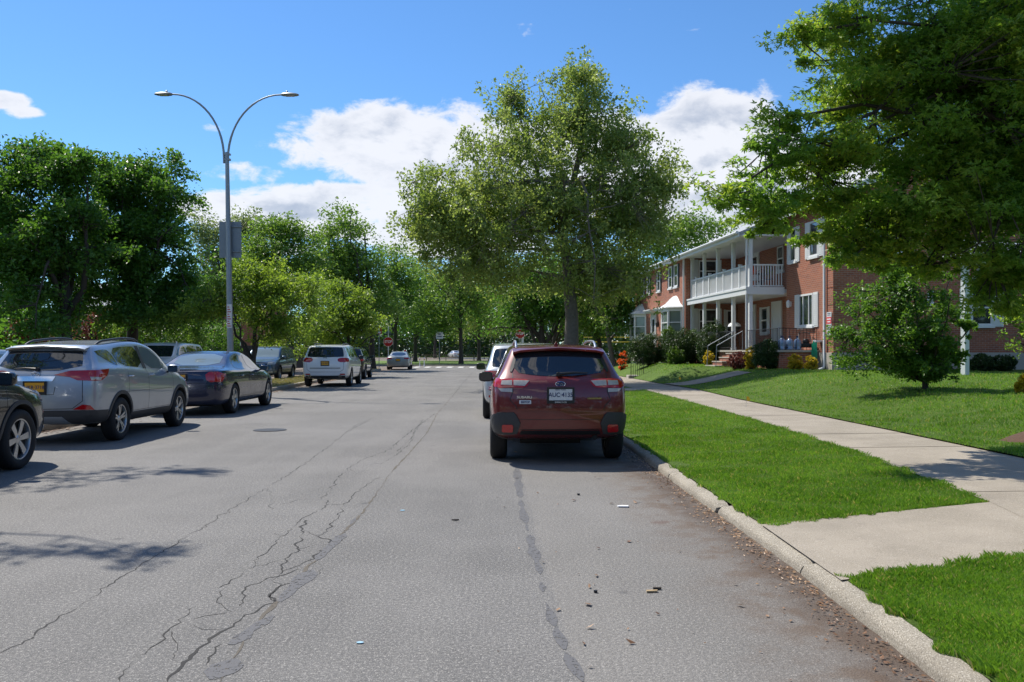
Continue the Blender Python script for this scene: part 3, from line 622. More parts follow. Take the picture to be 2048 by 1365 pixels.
class Car:
    def __init__(s, p, name, loc, rz, label, cat, group=None):
        s.p = p; s.root = empty(name, loc, rz, label, cat, group)
        me = body_mesh(p); s.body = link('body', me, s.root)
        bm = bmesh.new(); bm.from_mesh(me); s.bvh = BVHTree.FromBMesh(bm); bm.free()
    def patch_geo(s, polys, side, off=.004, step=.05, it=2, thick=.012):
        f, d = DIRS[side]; mb = MB()
        for poly in polys:
            P = chaikin([(a, b, 0) for a, b in poly], it) if it else [Vector((a, b, 0)) for a, b in poly]
            # resample long edges
            Q = []
            for i in range(len(P)):
                a, b = P[i], P[(i + 1) % len(P)]; n = max(1, int((b - a).length / step))
                for k in range(n): Q.append(a.lerp(b, k / n))
            nb = len(Q); xs = [q.x for q in Q]; ys = [q.y for q in Q]
            pts = [q.to_2d() for q in Q]
            x = min(xs) + step * .5
            while x < max(xs):
                y = min(ys) + step * .5
                while y < max(ys):
                    ins = False; j = nb - 1
                    for i in range(nb):
                        if (ys[i] > y) != (ys[j] > y) and x < (xs[j] - xs[i]) * (y - ys[i]) / (ys[j] - ys[i] + 1e-12) + xs[i]: ins = not ins
                        j = i
                    if ins and min((xs[i] - x) ** 2 + (ys[i] - y) ** 2 for i in range(nb)) > (step * .4) ** 2: pts.append(Vector((x, y)))
                    y += step
                x += step
            r = delaunay_2d_cdt(pts, [], [list(range(nb))], 1, 1e-6)
            vs, fs, ov = r[0], r[2], r[3]
            hit = {}
            for i, v in enumerate(vs):
                h = s.bvh.ray_cast(f(v.x, v.y), d)
                if h[0] is not None: hit[i] = (h[0], h[1])
            if not hit: continue
            idx = {}; V = []; V2 = []
            for i, (co, no) in hit.items():
                no = no if no.dot(d) < 0 else -no
                idx[i] = len(V); V.append(co + no * off); V2.append(co - no * thick)
            F = [[idx[i] for i in fc] for fc in fs if all(i in idx for i in fc)]
            F = [fc for fc in F if max((V[fc[i]] - V[fc[i - 1]]).length for i in range(len(fc))) < step * 6]
            cnt = {}
            for fc in F:
                for i in range(len(fc)):
                    e = (fc[i - 1], fc[i]); cnt[frozenset(e)] = None if frozenset(e) in cnt else e
            n0 = len(V); S = []
            for e in cnt.values():
                if e: S.append((e[1], e[0], e[0] + n0, e[1] + n0))
            # keep only the largest connected piece
            if F:
                par = list(range(len(V)))
                def fd_(i):
                    while par[i] != i: par[i] = par[par[i]]; i = par[i]
                    return i
                for fc in F:
                    for i in fc[1:]: par[fd_(i)] = fd_(fc[0])
                ct = {}
                for fc in F: ct[fd_(fc[0])] = ct.get(fd_(fc[0]), 0) + 1
                big = max(ct, key=ct.get); F = [fc for fc in F if fd_(fc[0]) == big]; S = [x_ for x_ in S if fd_(x_[0]) == big]
                # drop unused vertices
                used = sorted({i for fc in F + S for i in fc}); mp = {u: k for k, u in enumerate(used)}; al_ = V + V2; V = [al_[u] for u in used]; V2 = []
                F = [[mp[i] for i in fc] for fc in F]; S = [tuple(mp[i] for i in fc) for fc in S]
            if F:
                a, b, c = (V[i] for i in F[0][:3])
                if (b - a).cross(c - a).dot(d) > 0: F = [fc[::-1] for fc in F]; S = [x_[::-1] for x_ in S]
            mb.add(V + V2, F + S)
        return mb
    def patch(s, name, polys, side, mat, off=.004, step=.06, it=2, parent=None, both=False, thick=.012, smooth=50):
        if both:                                         # one mesh per side, mirrored
            r = []
            for sd in ('right', 'left') if side in ('right', 'left') else (side, side + '_m'):
                if sd.endswith('_m'): pp = [[(-a, b) for a, b in q] for q in polys]; sd = side
                else: pp = polys
                r.append(s.patch(name, pp, sd, mat, off, step, it, parent, False, thick, smooth))
            return r
        mb = s.patch_geo(polys, side, off, step, it, thick)
        return mb.build(name, mat, parent or s.root, smooth=smooth, fix=False) if mb.f else None
    def line(s, pts, side, wd=.007, mat=None, mb=None, off=.0015):
        """thin shut line following the body"""
        f, d = DIRS[side]; own = mb is None; mb = mb or MB()
        P = []
        for a, b in zip(pts, pts[1:]):
            n = max(1, int(math.dist(a, b) / .05))
            for k in range(n): P.append((a[0] + (b[0] - a[0]) * k / n, a[1] + (b[1] - a[1]) * k / n))
        P.append(pts[-1]); V = []
        for i, q in enumerate(P):
            a, b = P[max(0, i - 1)], P[min(len(P) - 1, i + 1)]; tx, ty = b[0] - a[0], b[1] - a[1]; l = math.hypot(tx, ty) or 1
            for sg in (-1, 1):
                h = s.bvh.ray_cast(f(q[0] - ty / l * wd / 2 * sg, q[1] + tx / l * wd / 2 * sg), d)
                if h[0] is None: break
                no = h[1] if h[1].dot(d) < 0 else -h[1]; V.append(h[0] + no * off)
            if len(V) % 2: V.pop()
        n = len(V) // 2; F = [(2 * i, 2 * i + 1, 2 * i + 3, 2 * i + 2) for i in range(n - 1) if (V[2 * i] - V[2 * i + 2]).length < .2]
        mb.add(V, F)
        if own: return mb.build('shut_line', mat or M['blackpl'], s.root)
        return mb
    def surf(s, side, a, b):
        f, d = DIRS[side]; h = s.bvh.ray_cast(f(a, b), d); return (h[0], h[1]) if h[0] is not None else (Vector((0, 0, 0)), -d)
    def arches(s, wd=.055, mat=None, off=.012):
        p = s.p; R0 = p['r'] + p.get('gap', .055) + .003
        for ya in p['axles']:
            for side in ('right', 'left'):
                q = []; z0 = p['r'] + .005; amax = math.radians(205); a0 = math.radians(-25) + 0
                lo = p['zb'] + .06
                def ok(R, t): return z0 + R * math.sin(t) > lo
                ts = [t for t in np.linspace(-.6, PI + .6, 44) if ok(R0, t)]
                q = [(ya + R0 * math.cos(t), z0 + R0 * math.sin(t)) for t in ts] + [(ya + (R0 + wd) * math.cos(t), z0 + (R0 + wd) * math.sin(t)) for t in ts[::-1]]
                s.patch('wheel_arch_trim', [q], side, mat or M['clad'], off, .05, 0, thick=.03)
    def wheels(s, style='twin5', rimr=.235, rimmat=None):
        p = s.p; proto = None
        for ya in p['axles']:
            for sx in (1, -1):
                loc = (sx * (p['W'] / 2 - .115), ya, p['r'])
                if proto is None:
                    proto = make_wheel(p['r'], rimr, style, rimmat or M['alloy'])
                    t = proto
                else:
                    t = copy_tree(proto)
                t.parent = s.root; t.location = loc; t.rotation_euler = (random.uniform(0, 6) if sx > 0 else random.uniform(0, 6), 0, 0 if sx > 0 else PI)
    def mirrors(s, y, z, mat, cap=None, sz=(.22, .13, .15)):
        for sx in (1, -1):
            co, _ = s.surf('right' if sx > 0 else 'left', y, z - .04)
            x = co.x + sx * .13
            mb = MB(); bm = bmesh.new(); bmesh.ops.create_icosphere(bm, subdivisions=3, radius=1)
            for v in bm.verts:
                c = v.co; c.x = math.copysign(abs(c.x) ** .6, c.x) * sz[0] / 2; c.z = math.copysign(abs(c.z) ** .6, c.z) * sz[2] / 2
                c.y = math.copysign(abs(c.y) ** .8, c.y) * sz[1] / 2; c.y = max(c.y, -sz[1] * .32); c += Vector((x, y, z))
            mb.add([v.co.copy() for v in bm.verts], [tuple(v.index for v in f.verts) for f in bm.faces]); bm.free()
            o = mb.build('side_mirror', cap or mat, s.root, smooth=40)
            m2 = MB(); m2.box(x - sz[0] * .4, x + sz[0] * .4, y - sz[1] * .36, y - sz[1] * .34, z - sz[2] * .38, z + sz[2] * .38); m2.build('mirror_glass', M['glass'], o)
            m3 = MB(); m3.tube([(co.x - sx * .03, y + .01, z - .07), (co.x + sx * .06, y, z - .04)], .022, 8); m3.build('mirror_arm', M['blackpl'], o)
    def rails(s, y0, y1, x, mat, h=.055, r=.014):
        for sx in (1, -1):
            P = []
            n = 14
            for i in range(n + 1):
                t = i / n; y = y0 + (y1 - y0) * t; co, _ = s.surf('top', sx * x, y); e = min(1, min(t, 1 - t) * 7); P.append((sx * x, y, co.z + h * e ** .6 - .012))
            mb = MB(); mb.tube(P, r, 8)
            mb.build('roof_rail', mat, s.root, smooth=60)
    def plate(s, side, x, z, mat, txt=None, inkmat=None, w_=.305, h_=.155, frame=True, top=None, bot=None, off=.02):
        co, no = s.surf(side, x, z); sg = -1 if side == 'rear' else 1
        y = co.y + sg * off
        mb = MB(); mb.box(x - w_ / 2, x + w_ / 2, y - .003, y + .003, z - h_ / 2, z + h_ / 2); o = mb.build('licence_plate', mat, s.root)
        if frame:
            f = MB(); q = .022; yy0, yy1 = y - .006 * 1 , y + .012
            if sg > 0: yy0, yy1 = y - .012, y + .006
            f.box(x - w_ / 2 - q, x + w_ / 2 + q, yy0, yy1, z - h_ / 2 - q * 1.6, z - h_ / 2 + .006); f.box(x - w_ / 2 - q, x + w_ / 2 + q, yy0, yy1, z + h_ / 2 - .006, z + h_ / 2 + q * .8)
            f.box(x - w_ / 2 - q, x - w_ / 2 + .004, yy0, yy1, z - h_ / 2 + .006, z + h_ / 2 - .006); f.box(x + w_ / 2 - .004, x + w_ / 2 + q, yy0, yy1, z - h_ / 2 + .006, z + h_ / 2 - .006)
            f.build('plate_frame', M['blackpl'], o)
        rot = Matrix.Rotation(PI / 2, 4, 'X') if sg < 0 else Matrix.Rotation(PI, 4, 'Z') @ Matrix.Rotation(PI / 2, 4, 'X')
        def tx(body, size, zz, mt, sx=1, bold=0, yo=.0055):
            return text_mesh('plate_lettering', body, size, mt, o, Matrix.Translation((x, y + sg * yo, zz)) @ rot, .0005, sx, bold)
        if txt: tx(txt, .078, z - .004, inkmat, .92, .0012)
        if top: tx(top, .026, z + h_ / 2 - .016, inkmat)
        if bot: tx(bot, .024, z - h_ / 2 - .019, M['whiteink'], 1, 0, .0078)
        return o
def make_wheel(r, rr, style, rimmat):
    wd = .225; n = 48
    prof = [(rr, -wd * .42), (rr + .02, -wd * .48), ((r + rr) / 2, -wd * .52), (r - .03, -wd * .48), (r - .008, -wd * .40), (r, -wd * .30), (r, wd * .30), (r - .008, wd * .40), (r - .03, wd * .48), ((r + rr) / 2, wd * .52), (rr + .02, wd * .48), (rr, wd * .42), (rr - .01, 0)]
    R = Matrix.Rotation(PI / 2, 4, 'Y')
    mb = MB(); mb.lathe(prof, n, R, closed=True)
    for k in (-.16, 0, .16): mb.lathe([(r - .012, wd * (k - .02)), (r + .001, wd * (k - .019)), (r + .001, wd * (k - .06)), (r - .012, wd * (k - .061))], n, R)
    t = mb.build('wheel', M['rubber'], smooth=35)
    # rim: barrel, lip, spokes on the +X face
    m2 = MB(); xo = wd * .36
    m2.lathe([(rr - .004, -wd * .4), (rr - .012, xo - .03), (rr + .006, xo), (rr + .008, xo + .012), (rr - .014, xo + .006), (rr - .024, xo - .02), (rr - .024, -wd * .4)], n, R, closed=True)
    rad = rr - .018; hub = .062
    def spoke(a, w0, w1, x_in, x_out, skew=0.):
        ca, sa = math.cos(a), math.sin(a); V = []
        for (rad_, ww, xx) in ((hub * .7, w0, x_in), (rad * .5, (w0 + w1) * .48, (x_in + x_out) / 2 + .004), (rad, w1, x_out)):
            for sg in (-1, 1):
                for dep in (0, .022):
                    u = sg * ww / 2 + skew * (rad_ / rad); V.append((xx - dep, rad_ * ca - u * sa, rad_ * sa + u * ca))
        F = []
        for b in (0, 4):
            F += [(b, b + 4, b + 6, b + 2), (b + 1, b + 3, b + 7, b + 5), (b, b + 1, b + 5, b + 4), (b + 2, b + 6, b + 7, b + 3)]
        m2.add(V, F)
    if style == 'twin5':
        for k in range(5):
            a = 2 * PI * k / 5
            spoke(a, .035, .03, xo - .02, xo - .002, .034); spoke(a, .035, .03, xo - .02, xo - .002, -.034)
    elif style == 'six':
        for k in range(6): spoke(2 * PI * k / 6, .055, .085, xo - .018, xo - .006)
    elif style == 'five':
        for k in range(5): spoke(2 * PI * k / 5, .06, .10, xo - .012, xo - .002)
    elif style == 'ten':
        for k in range(10): spoke(2 * PI * k / 10, .022, .03, xo - .02, xo - .004)
    m2.lathe([(.001, xo - .01), (hub * .45, xo - .01), (hub * .75, xo - .016), (hub, xo - .026), (hub, xo - .05), (.001, xo - .05)], 24, R)
    rim = m2.build('rim', rimmat, t, smooth=35)
    m3 = MB(); m3.lathe([(.001, -.02), (rr - .03, -.02), (rr - .03, -.05), (.001, -.05)], 32, R)
    m3.build('brake_disc', M['dark'], t)
    return t
def rpoly(x0, x1, z0, z1, c=.02):
    return [(x0 + c, z0), (x1 - c, z0), (x1, z0 + c), (x1, z1 - c), (x1 - c, z1), (x0 + c, z1), (x0, z1 - c), (x0, z0 + c)]
# ================================================================ brick apartment house on the right
def build_house():
    R = empty('apartment_house', (11.45, 31, 0), math.atan2(1, -.083), 'two storey red brick apartment house with a white balcony, on the right behind the lawn', 'house')
    BR, WT, CO = M['brick'], M['wtrim'], M['concrete']
    L2, YF2, LB = 24.2, 1.65, 12.9
    def roofz(ly): return 6.30 + .42 * (1.9 - ly)
    # walls: one brick shell made of butted blocks
    mb = MB()
    mb.box(0, 4.2, -.30, 0, 1.42, 6.95); mb.box(4.2, LB, -1.30, -1.0, 1.42, 7.25); mb.box(3.9, 4.2, -1.30, -.30, 1.42, 7.2)
    mb.box(LB, LB + .3, -1.30, YF2 - .3, 1.1, 6.5); mb.box(LB, L2, YF2 - .3, YF2, 1.1, 6.32); mb.box(L2 - .3, L2, -10.5, YF2 - .3, .8, 6.5)
    P = [(-.30, 1.42), (-11, 1.42), (-11, roofz(-11 + 11) if 0 else 6.9), (-5.5, 9.25), (-.30, 7.05)]
    mb.prism(P, 'x', 0, .3)
    wall = mb.build('wall', BR, R)
    mb = MB(); mb.box(.012, 1.2, -.29, -.012 + .06, .3, 1.42); mb.box(-.03, .29, -11, -.012, .3, 1.42); mb.build('foundation', CO, R)
    # corner quoins: recessed courses at the near corner pier
    mb = MB()
    for z in np.arange(1.9, 6.6, .62): mb.box(-.014, .46, -.2, .014, z, z + .585)
    mb.build('corner_pier', BR, wall)
    # roof
    th = .16
    def slab(x0, x1, ya, yb, m_):
        q = MB(); q.add([(x0, ya, roofz(ya) - th), (x1, ya, roofz(ya) - th), (x1, yb, roofz(yb) - th), (x0, yb, roofz(yb) - th), (x0, ya, roofz(ya)), (x1, ya, roofz(ya)), (x1, yb, roofz(yb)), (x0, yb, roofz(yb))],
            [(0, 1, 2, 3), (4, 5, 6, 7), (0, 1, 5, 4), (1, 2, 6, 5), (2, 3, 7, 6), (3, 0, 4, 7)]); m_.add(q.v, q.f)
    rf = MB(); slab(-.3, 4.25, .42, -5.5, rf); slab(4.25, L2 + .3, 1.95, -5.5, rf)
    rd = roofz(-5.5); q = [(-5.5, rd - th), (-11.4, 6.55), (-11.4, 6.71), (-5.5, rd)]; rf.prism(q, 'x', -.3, L2 + .3)
    roof = rf.build('roof', M['roofing'], R)
    tr = MB()
    tr.box(4.2, L2 + .32, 1.955, 1.99, roofz(1.95) - .20, roofz(1.95) + .015); tr.box(-.32, 4.25, .425, .455, roofz(.42) - .20, roofz(.42) + .015)
    tr.add([(-.335, .46, roofz(.46) - .22), (-.335, -5.5, rd - .22), (-.335, -5.5, rd + .02), (-.335, .46, roofz(.46) + .02), (-.302, .46, roofz(.46) - .22), (-.302, -5.5, rd - .22), (-.302, -5.5, rd + .02), (-.302, .46, roofz(.46) + .02)],
           [(0, 1, 2, 3), (4, 5, 6, 7), (0, 1, 5, 4), (1, 2, 6, 5), (2, 3, 7, 6), (3, 0, 4, 7)])
    tr.box(4.25, LB, -1.0, 1.9, 6.14, 6.20); tr.box(LB + .02, L2, YF2 + .004, 1.9, 6.14, 6.2)
    tr.build('fascia', WT, roof)
    gt = MB(); gt.tube([(4.2, 2.05, roofz(1.95) - .02), (L2 + .3, 2.05, roofz(1.95) - .02)], .06, 8); gt.build('gutter', WT, roof)
    # windows ------------------------------------------------------
    def window(face, a, z0, z1, wd, sh=.36, bars='sash', shut=WT, pos=0.):
        """face: 'street' (wall plane ly=pos) or 'side' (plane lx=pos); a = start along the wall"""
        def bx(m_, u0, u1, d0, d1, c0, c1):
            if face == 'street': m_.box(u0, u1, pos + d0, pos + d1, c0, c1)
            else: m_.box(pos - d1, pos - d0, u0, u1, c0, c1)
        f = MB(); t = .07
        bx(f, a, a + wd, .0, .05, z0, z0 + t); bx(f, a, a + wd, .0, .05, z1 - t, z1); bx(f, a, a + t, .0, .05, z0 + t, z1 - t); bx(f, a + wd - t, a + wd, .0, .05, z0 + t, z1 - t)
        zm = (z0 + z1) / 2
        if bars == 'sash': bx(f, a + t, a + wd - t, .004, .042, zm - .03, zm + .03)
        if bars == 'three':
            for k in (.30, .70): bx(f, a + wd * k - .02, a + wd * k + .02, .004, .042, z0 + t, z1 - t)
        fr = f.build('window', WT, R)
        g_ = MB(); bx(g_, a + t, a + wd - t, .002, .012, z0 + t, z1 - t); g_.build('pane', M['wglass'], fr)
        s_ = MB(); bx(s_, a - .06, a + wd + .06, .0, .09, z0 - .09, z0 - .003); s_.build('sill', WT, fr)
        if sh:
            for u in (a - sh - .02, a + wd + .02):
                s_ = MB(); bx(s_, u, u + sh, .0, .035, z0 - .04, z1 + .02)
                n = int((z1 - z0) / .075)
                for k in range(n): bx(s_, u + .05, u + sh - .05, .035, .045, z0 + .02 + k * .075, z0 + .06 + k * .075)
                s_.build('shutter', shut, fr)
        return fr
    window('street', 1.62, 2.42, 3.66, 1.30, .38, 'three'); window('street', 1.18, 5.02, 6.35, .78, .36); window('street', 3.18, 5.02, 6.35, .62, .26)
    BK = plain('black_shutter', (.02, .025, .03), .5)
    for a in (14.3, 15.4, 17.9, 20.3, 21.7): window('street', a, 4.85, 6.0, .72, .20, 'sash', BK if a > 15 else BK, pos=YF2)
    # gable side windows (facing the viewer)
    window('side', -5.95, 2.40, 3.70, .82, .40, pos=0.); window('side', -3.72, 3.20, 3.62, .24, 0, 'none', pos=0.); window('side', -2.35, 5.05, 6.3, .80, .36, pos=0.); window('side', -9.2, 2.4, 3.7, .9, .40, pos=0.); window('side', -8.6, 5.05, 6.3, .9, .36, pos=0.)
    # return wall of the far wing
    window('side', .06, 2.35, 3.60, .95, .22, pos=LB); window('side', .06, 4.95, 6.05, .95, .22, pos=LB); window('side', -.80, 2.2, 3.55, .38, .10, pos=LB)
    # recess doors and windows
    def door(a, z0, wd=.95, h=2.08, pos=-1.0, lite=True, mat=WT):
        f = MB(); f.box(a - .1, a, pos, pos + .06, z0, z0 + h + .1); f.box(a + wd, a + wd + .1, pos, pos + .06, z0, z0 + h + .1); f.box(a, a + wd, pos, pos + .06, z0 + h, z0 + h + .1)
        f.box(a + .003, a + wd - .003, pos, pos + .035, z0 + .01, z0 + h - .003); o = f.build('door', mat, R)
        p = MB()
        for (u0, u1, c0, c1) in ((.14, .42, .15, .85), (.53, .81, .15, .85), (.14, .42, 1.0, 1.9), (.53, .81, 1.0, 1.9)): p.box(a + u0 * wd / .95, a + u1 * wd / .95, pos + .035, pos + .043, z0 + c0, z0 + c1)
        if lite:
            pp = MB(); pp.box(a + .2, a + wd - .2, pos + .0435, pos + .05, z0 + 1.05, z0 + 1.85); pp.build('pane', M['wglass'], o)
        p.build('door_panel', mat, o)
        k = MB(); k.lathe([(.001, .0), (.03, .005), (.03, .05), (.012, .06), (.001, .06)], 12, Matrix.Translation((a + .09, pos + .04, z0 + 1.0)) @ Matrix.Rotation(-PI / 2, 4, 'X')); k.build('handle', M['chrome'], o)
        return o
    door(7.2, 1.52, lite=False); door(10.35, 1.52); door(9.9, 4.08); window('street', 6.9, 5.0, 6.1, .7, 0, pos=-1.0); window('street', 5.4, 4.95, 6.05, .7, .2, pos=-1.0); window('street', 8.75, 2.3, 3.5, .8, .2, pos=-1.0)
    for a in (16.55, 18.95):
        d = door(a, 1.45, 1.0, 2.1, YF2, True)
        c_ = MB(); c_.box(a - .28, a + 1.28, YF2, YF2 + .42, 3.72, 3.80); c_.box(a - .22, a + 1.22, YF2, YF2 + .34, 3.66, 3.718); c_.box(a - .32, a + 1.32, YF2, YF2 + .46, 3.803, 3.85); c_.build('door_canopy', WT, d)
    # bay windows
    for bc in (14.75, 22.5):
        w1, w0, d = 1.15, .65, .62; z0, z1 = 2.30, 3.62
        out = [(bc - w1, YF2), (bc - w0, YF2 + d), (bc + w0, YF2 + d), (bc + w1, YF2)]
        b_ = MB(); grow = lambda q, k: [(bc + (x - bc) * k, YF2 + (y - YF2) * k) for x, y in q]
        b_.prism(out, 'z', z0 - .14, z0); b_.prism(out, 'z', z1, z1 + .10)
        for k in range(3):
            p, q = Vector((*out[k], 0)), Vector((*out[k + 1], 0)); dr = (q - p); ln = dr.length; dr.normalize(); nrm = Vector((-dr.y, dr.x, 0)); nrm = nrm if nrm.y > 0 or nrm.dot(Vector((out[k][0] - bc, .3, 0))) > 0 else -nrm
            Mx = Matrix(((dr.x, nrm.x, 0, p.x), (dr.y, nrm.y, 0, p.y), (0, 0, 1, 0), (0, 0, 0, 1)))
            for (u0, u1, c0, c1) in ((0, .09, z0, z1), (ln - .09, ln, z0, z1), (.09, ln - .09, z0, z0 + .08), (.09, ln - .09, z1 - .08, z1), (.09, ln - .09, (z0 + z1) / 2 - .025, (z0 + z1) / 2 + .025)): b_.box(u0, u1, -.06, -.003, c0, c1, 0, Mx)
        bo = b_.build('bay_window', WT, R)
        g_ = MB(); ins = [(bc + (x - bc) * .93, YF2 + (y - YF2) * .90) for x, y in out]; g_.prism([(ins[0][0], YF2 + .004)] + ins[1:3] + [(ins[3][0], YF2 + .004)], 'z', z0 + .004, z1 - .004); g_.build('pane', M['pglass'], bo)
        r_ = MB(); V = []; rings = [(1.16, z1 + .10), (1.12, z1 + .16), (.72, z1 + .34), (.42, z1 + .58), (.20, z1 + .72), (.02, z1 + .76)]
        for k, z in rings: V += [(bc + (x - bc) * k, YF2 + .003 + max(0, y - YF2) * k, z) for x, y in out]
        F = [(4 * i + j, 4 * i + j + 1, 4 * i + j + 5, 4 * i + j + 4) for i in range(len(rings) - 1) for j in range(3)] + [(0, 1, 2, 3)]
        r_.add(V, F); r_.build('bay_roof', WT, bo)
    # wall lamps
    for (lx, ly, z) in ((4.1 - .35, .0, 3.35), (18.3, YF2, 3.0), (16.2, YF2, 3.0)):
        m_ = MB(); m_.lathe([(.03, -.15), (.07, -.12), (.085, .08), (.05, .14), (.01, .17)], 10, Matrix.Translation((lx, ly + .11, z))); m_.box(lx - .04, lx + .04, ly, ly + .05, z - .1, z + .1); m_.build('wall_lamp', M['clad'] if lx > 5 else WT, R)
    # porch platform
    pb = MB(); pb.box(1.2, LB, .004, 1.5, .4, 1.44); pb.box(4.2, LB, -.98, .0, .9, 1.44); pb.build('porch_base', BR, R)
    ps = MB(); ps.box(1.12, 4.2, .006, 1.58, 1.442, 1.52); ps.box(4.202, LB - .003, -.996, 1.58, 1.442, 1.52); ps.build('porch_floor', CO, R)
    # steps in front of the porch
    st = MB()
    for k in range(4): st.box(4.75, 6.0, 1.585 + .30 * k, 1.585 + .30 * (k + 1) - .003, .5, 1.36 - .17 * k)
    stp = st.build('porch_steps', BR, R); tr_ = MB()
    for k in range(4): tr_.box(4.71, 6.04, 1.588 + .30 * k, 1.61 + .30 * (k + 1), 1.362 - .17 * k, 1.40 - .17 * k)
    tr_.build('step_tread', CO, stp)
    for x in (4.78, 5.97):
        h = MB(); h.tube([(x, 1.62, 1.5), (x, 1.62, 2.30), (x, 2.7, 1.70), (x, 2.74, .75)], .016, 8); h.build('step_handrail', M['galv'], R)
    # balcony -----------------------------------------------------
    dk = MB(); dk.box(4.45, LB - .003, -.997, 1.52, 3.86, 4.0); dk.box(4.40, LB - .003, 1.523, 1.60, 3.78, 4.08); dk.box(4.40, 4.447, .004, 1.52, 3.78, 4.08); dk.box(4.36, LB - .003, 1.602, 1.63, 4.0, 4.07)
    bal = dk.build('balcony', WT, R)
    px_ = [4.55 + 2.06 * k for k in range(4)] + [12.75]
    for x in px_:
        for z0, z1 in ((1.523, 3.858), (4.004, 6.138)):
            m_ = MB(); m_.box(x - .07, x + .07, 1.30, 1.44, z0, z1); m_.box(x - .09, x + .09, 1.28, 1.46, z1 - .1, z1 - .003); m_.box(x - .09, x + .09, 1.28, 1.46, z0 + .002, z0 + .12)
            m_.build('post', WT, bal)
    def railing(p, q, z0, z1, name, caps=True):
        p, q = Vector((*p, 0)), Vector((*q, 0)); d = q - p; ln = d.length; d.normalize(); n = Vector((-d.y, d.x, 0))
        Mx = Matrix(((d.x, n.x, 0, p.x), (d.y, n.y, 0, p.y), (0, 0, 1, 0), (0, 0, 0, 1))); m_ = MB()
        m_.box(0, ln, -.035, .035, z1 - .06, z1, 0, Mx); m_.box(0, ln, -.03, .03, z0 + .08, z0 + .13, 0, Mx)
        k = .07
        while k < ln: m_.box(k - .018, k + .018, -.018, .018, z0 + .13, z1 - .06, 0, Mx); k += .112
        o = m_.build(name, WT, bal)
        if caps:
            k = 1.03
            while k < ln - .5:
                c_ = MB(); c_.box(k - .05, k + .05, -.055, .055, z0 + .01, z1 + .06, 0, Mx); c_.box(k - .07, k + .07, -.07, .07, z1 + .062, z1 + .09, 0, Mx); c_.build('newel_post', WT, o); k += 2.06
        return o
    railing((4.66, 1.40), (12.8, 1.40), 4.03, 5.02, 'railing'); railing((4.52, 1.27), (4.52, .02), 4.03, 5.02, 'railing', False)
    # iron railing along the porch
    def iron(p, q, z0, z1, par=None, name='iron_railing'):
        p, q = Vector((*p, 0)), Vector((*q, 0)); d = q - p; ln = d.length; d.normalize(); m_ = MB()
        for z in (z1, z0 + .1): m_.tube([p + Vector((0, 0, z)), q + Vector((0, 0, z))], .014, 6)
        k = 0
        while k <= ln: a = p + d * k; m_.tube([a + Vector((0, 0, z0)), a + Vector((0, 0, z1))], .009 if (k % 1.2) > .01 else .016, 5); k += .13
        return m_.build(name, M['iron'], par or R)
    iron((1.25, .05), (1.25, 1.5), 1.52, 2.32); iron((1.3, 1.52), (4.5, 1.52), 1.52, 2.32); iron((6.2, 1.52), (12.6, 1.52), 1.52, 2.32)
    # downspouts
    for pts in ([(.56, .08, 6.7), (.56, .08, .98), (.5, .14, .86), (.28, .42, .80)], [(LB + .12, YF2 + .08, 6.2), (LB + .12, YF2 + .08, 1.4)], [(4.48, 1.56, 6.2), (4.48, 1.56, 1.55)]):
        m_ = MB(); m_.tube(pts, .05, 8); m_.build('downspout', WT, R, smooth=50)
    # notice panel near the corner
    s_ = MB(); s_.box(.06, .44, .034, .046, 2.02, 2.88); sg = s_.build('wall_notice', M['plate_w'], R)
    s_ = MB(); s_.box(.065, .435, .0465, .05, 2.46, 2.70); s_.build('red_band', plain('notice_red', (.70, .06, .08), .5), sg)
    # writing too small to read: kept as lines of print
    s_ = MB()
    for k in range(5): s_.box(.10, .40 - .05 * (k % 2), .0465, .049, 2.12 + .065 * k, 2.14 + .065 * k)
    for k in range(2): s_.box(.12, .38, .0465, .049, 2.76 + .055 * k, 2.78 + .055 * k)
    s_.build('notice_print', M['navyink'], sg)
    s_ = MB(); s_.box(.10, .40, .0505, .053, 2.60, 2.645); s_.box(.13, .37, .0505, .053, 2.51, 2.55); s_.build('notice_print', M['whiteink'], sg)
    return R
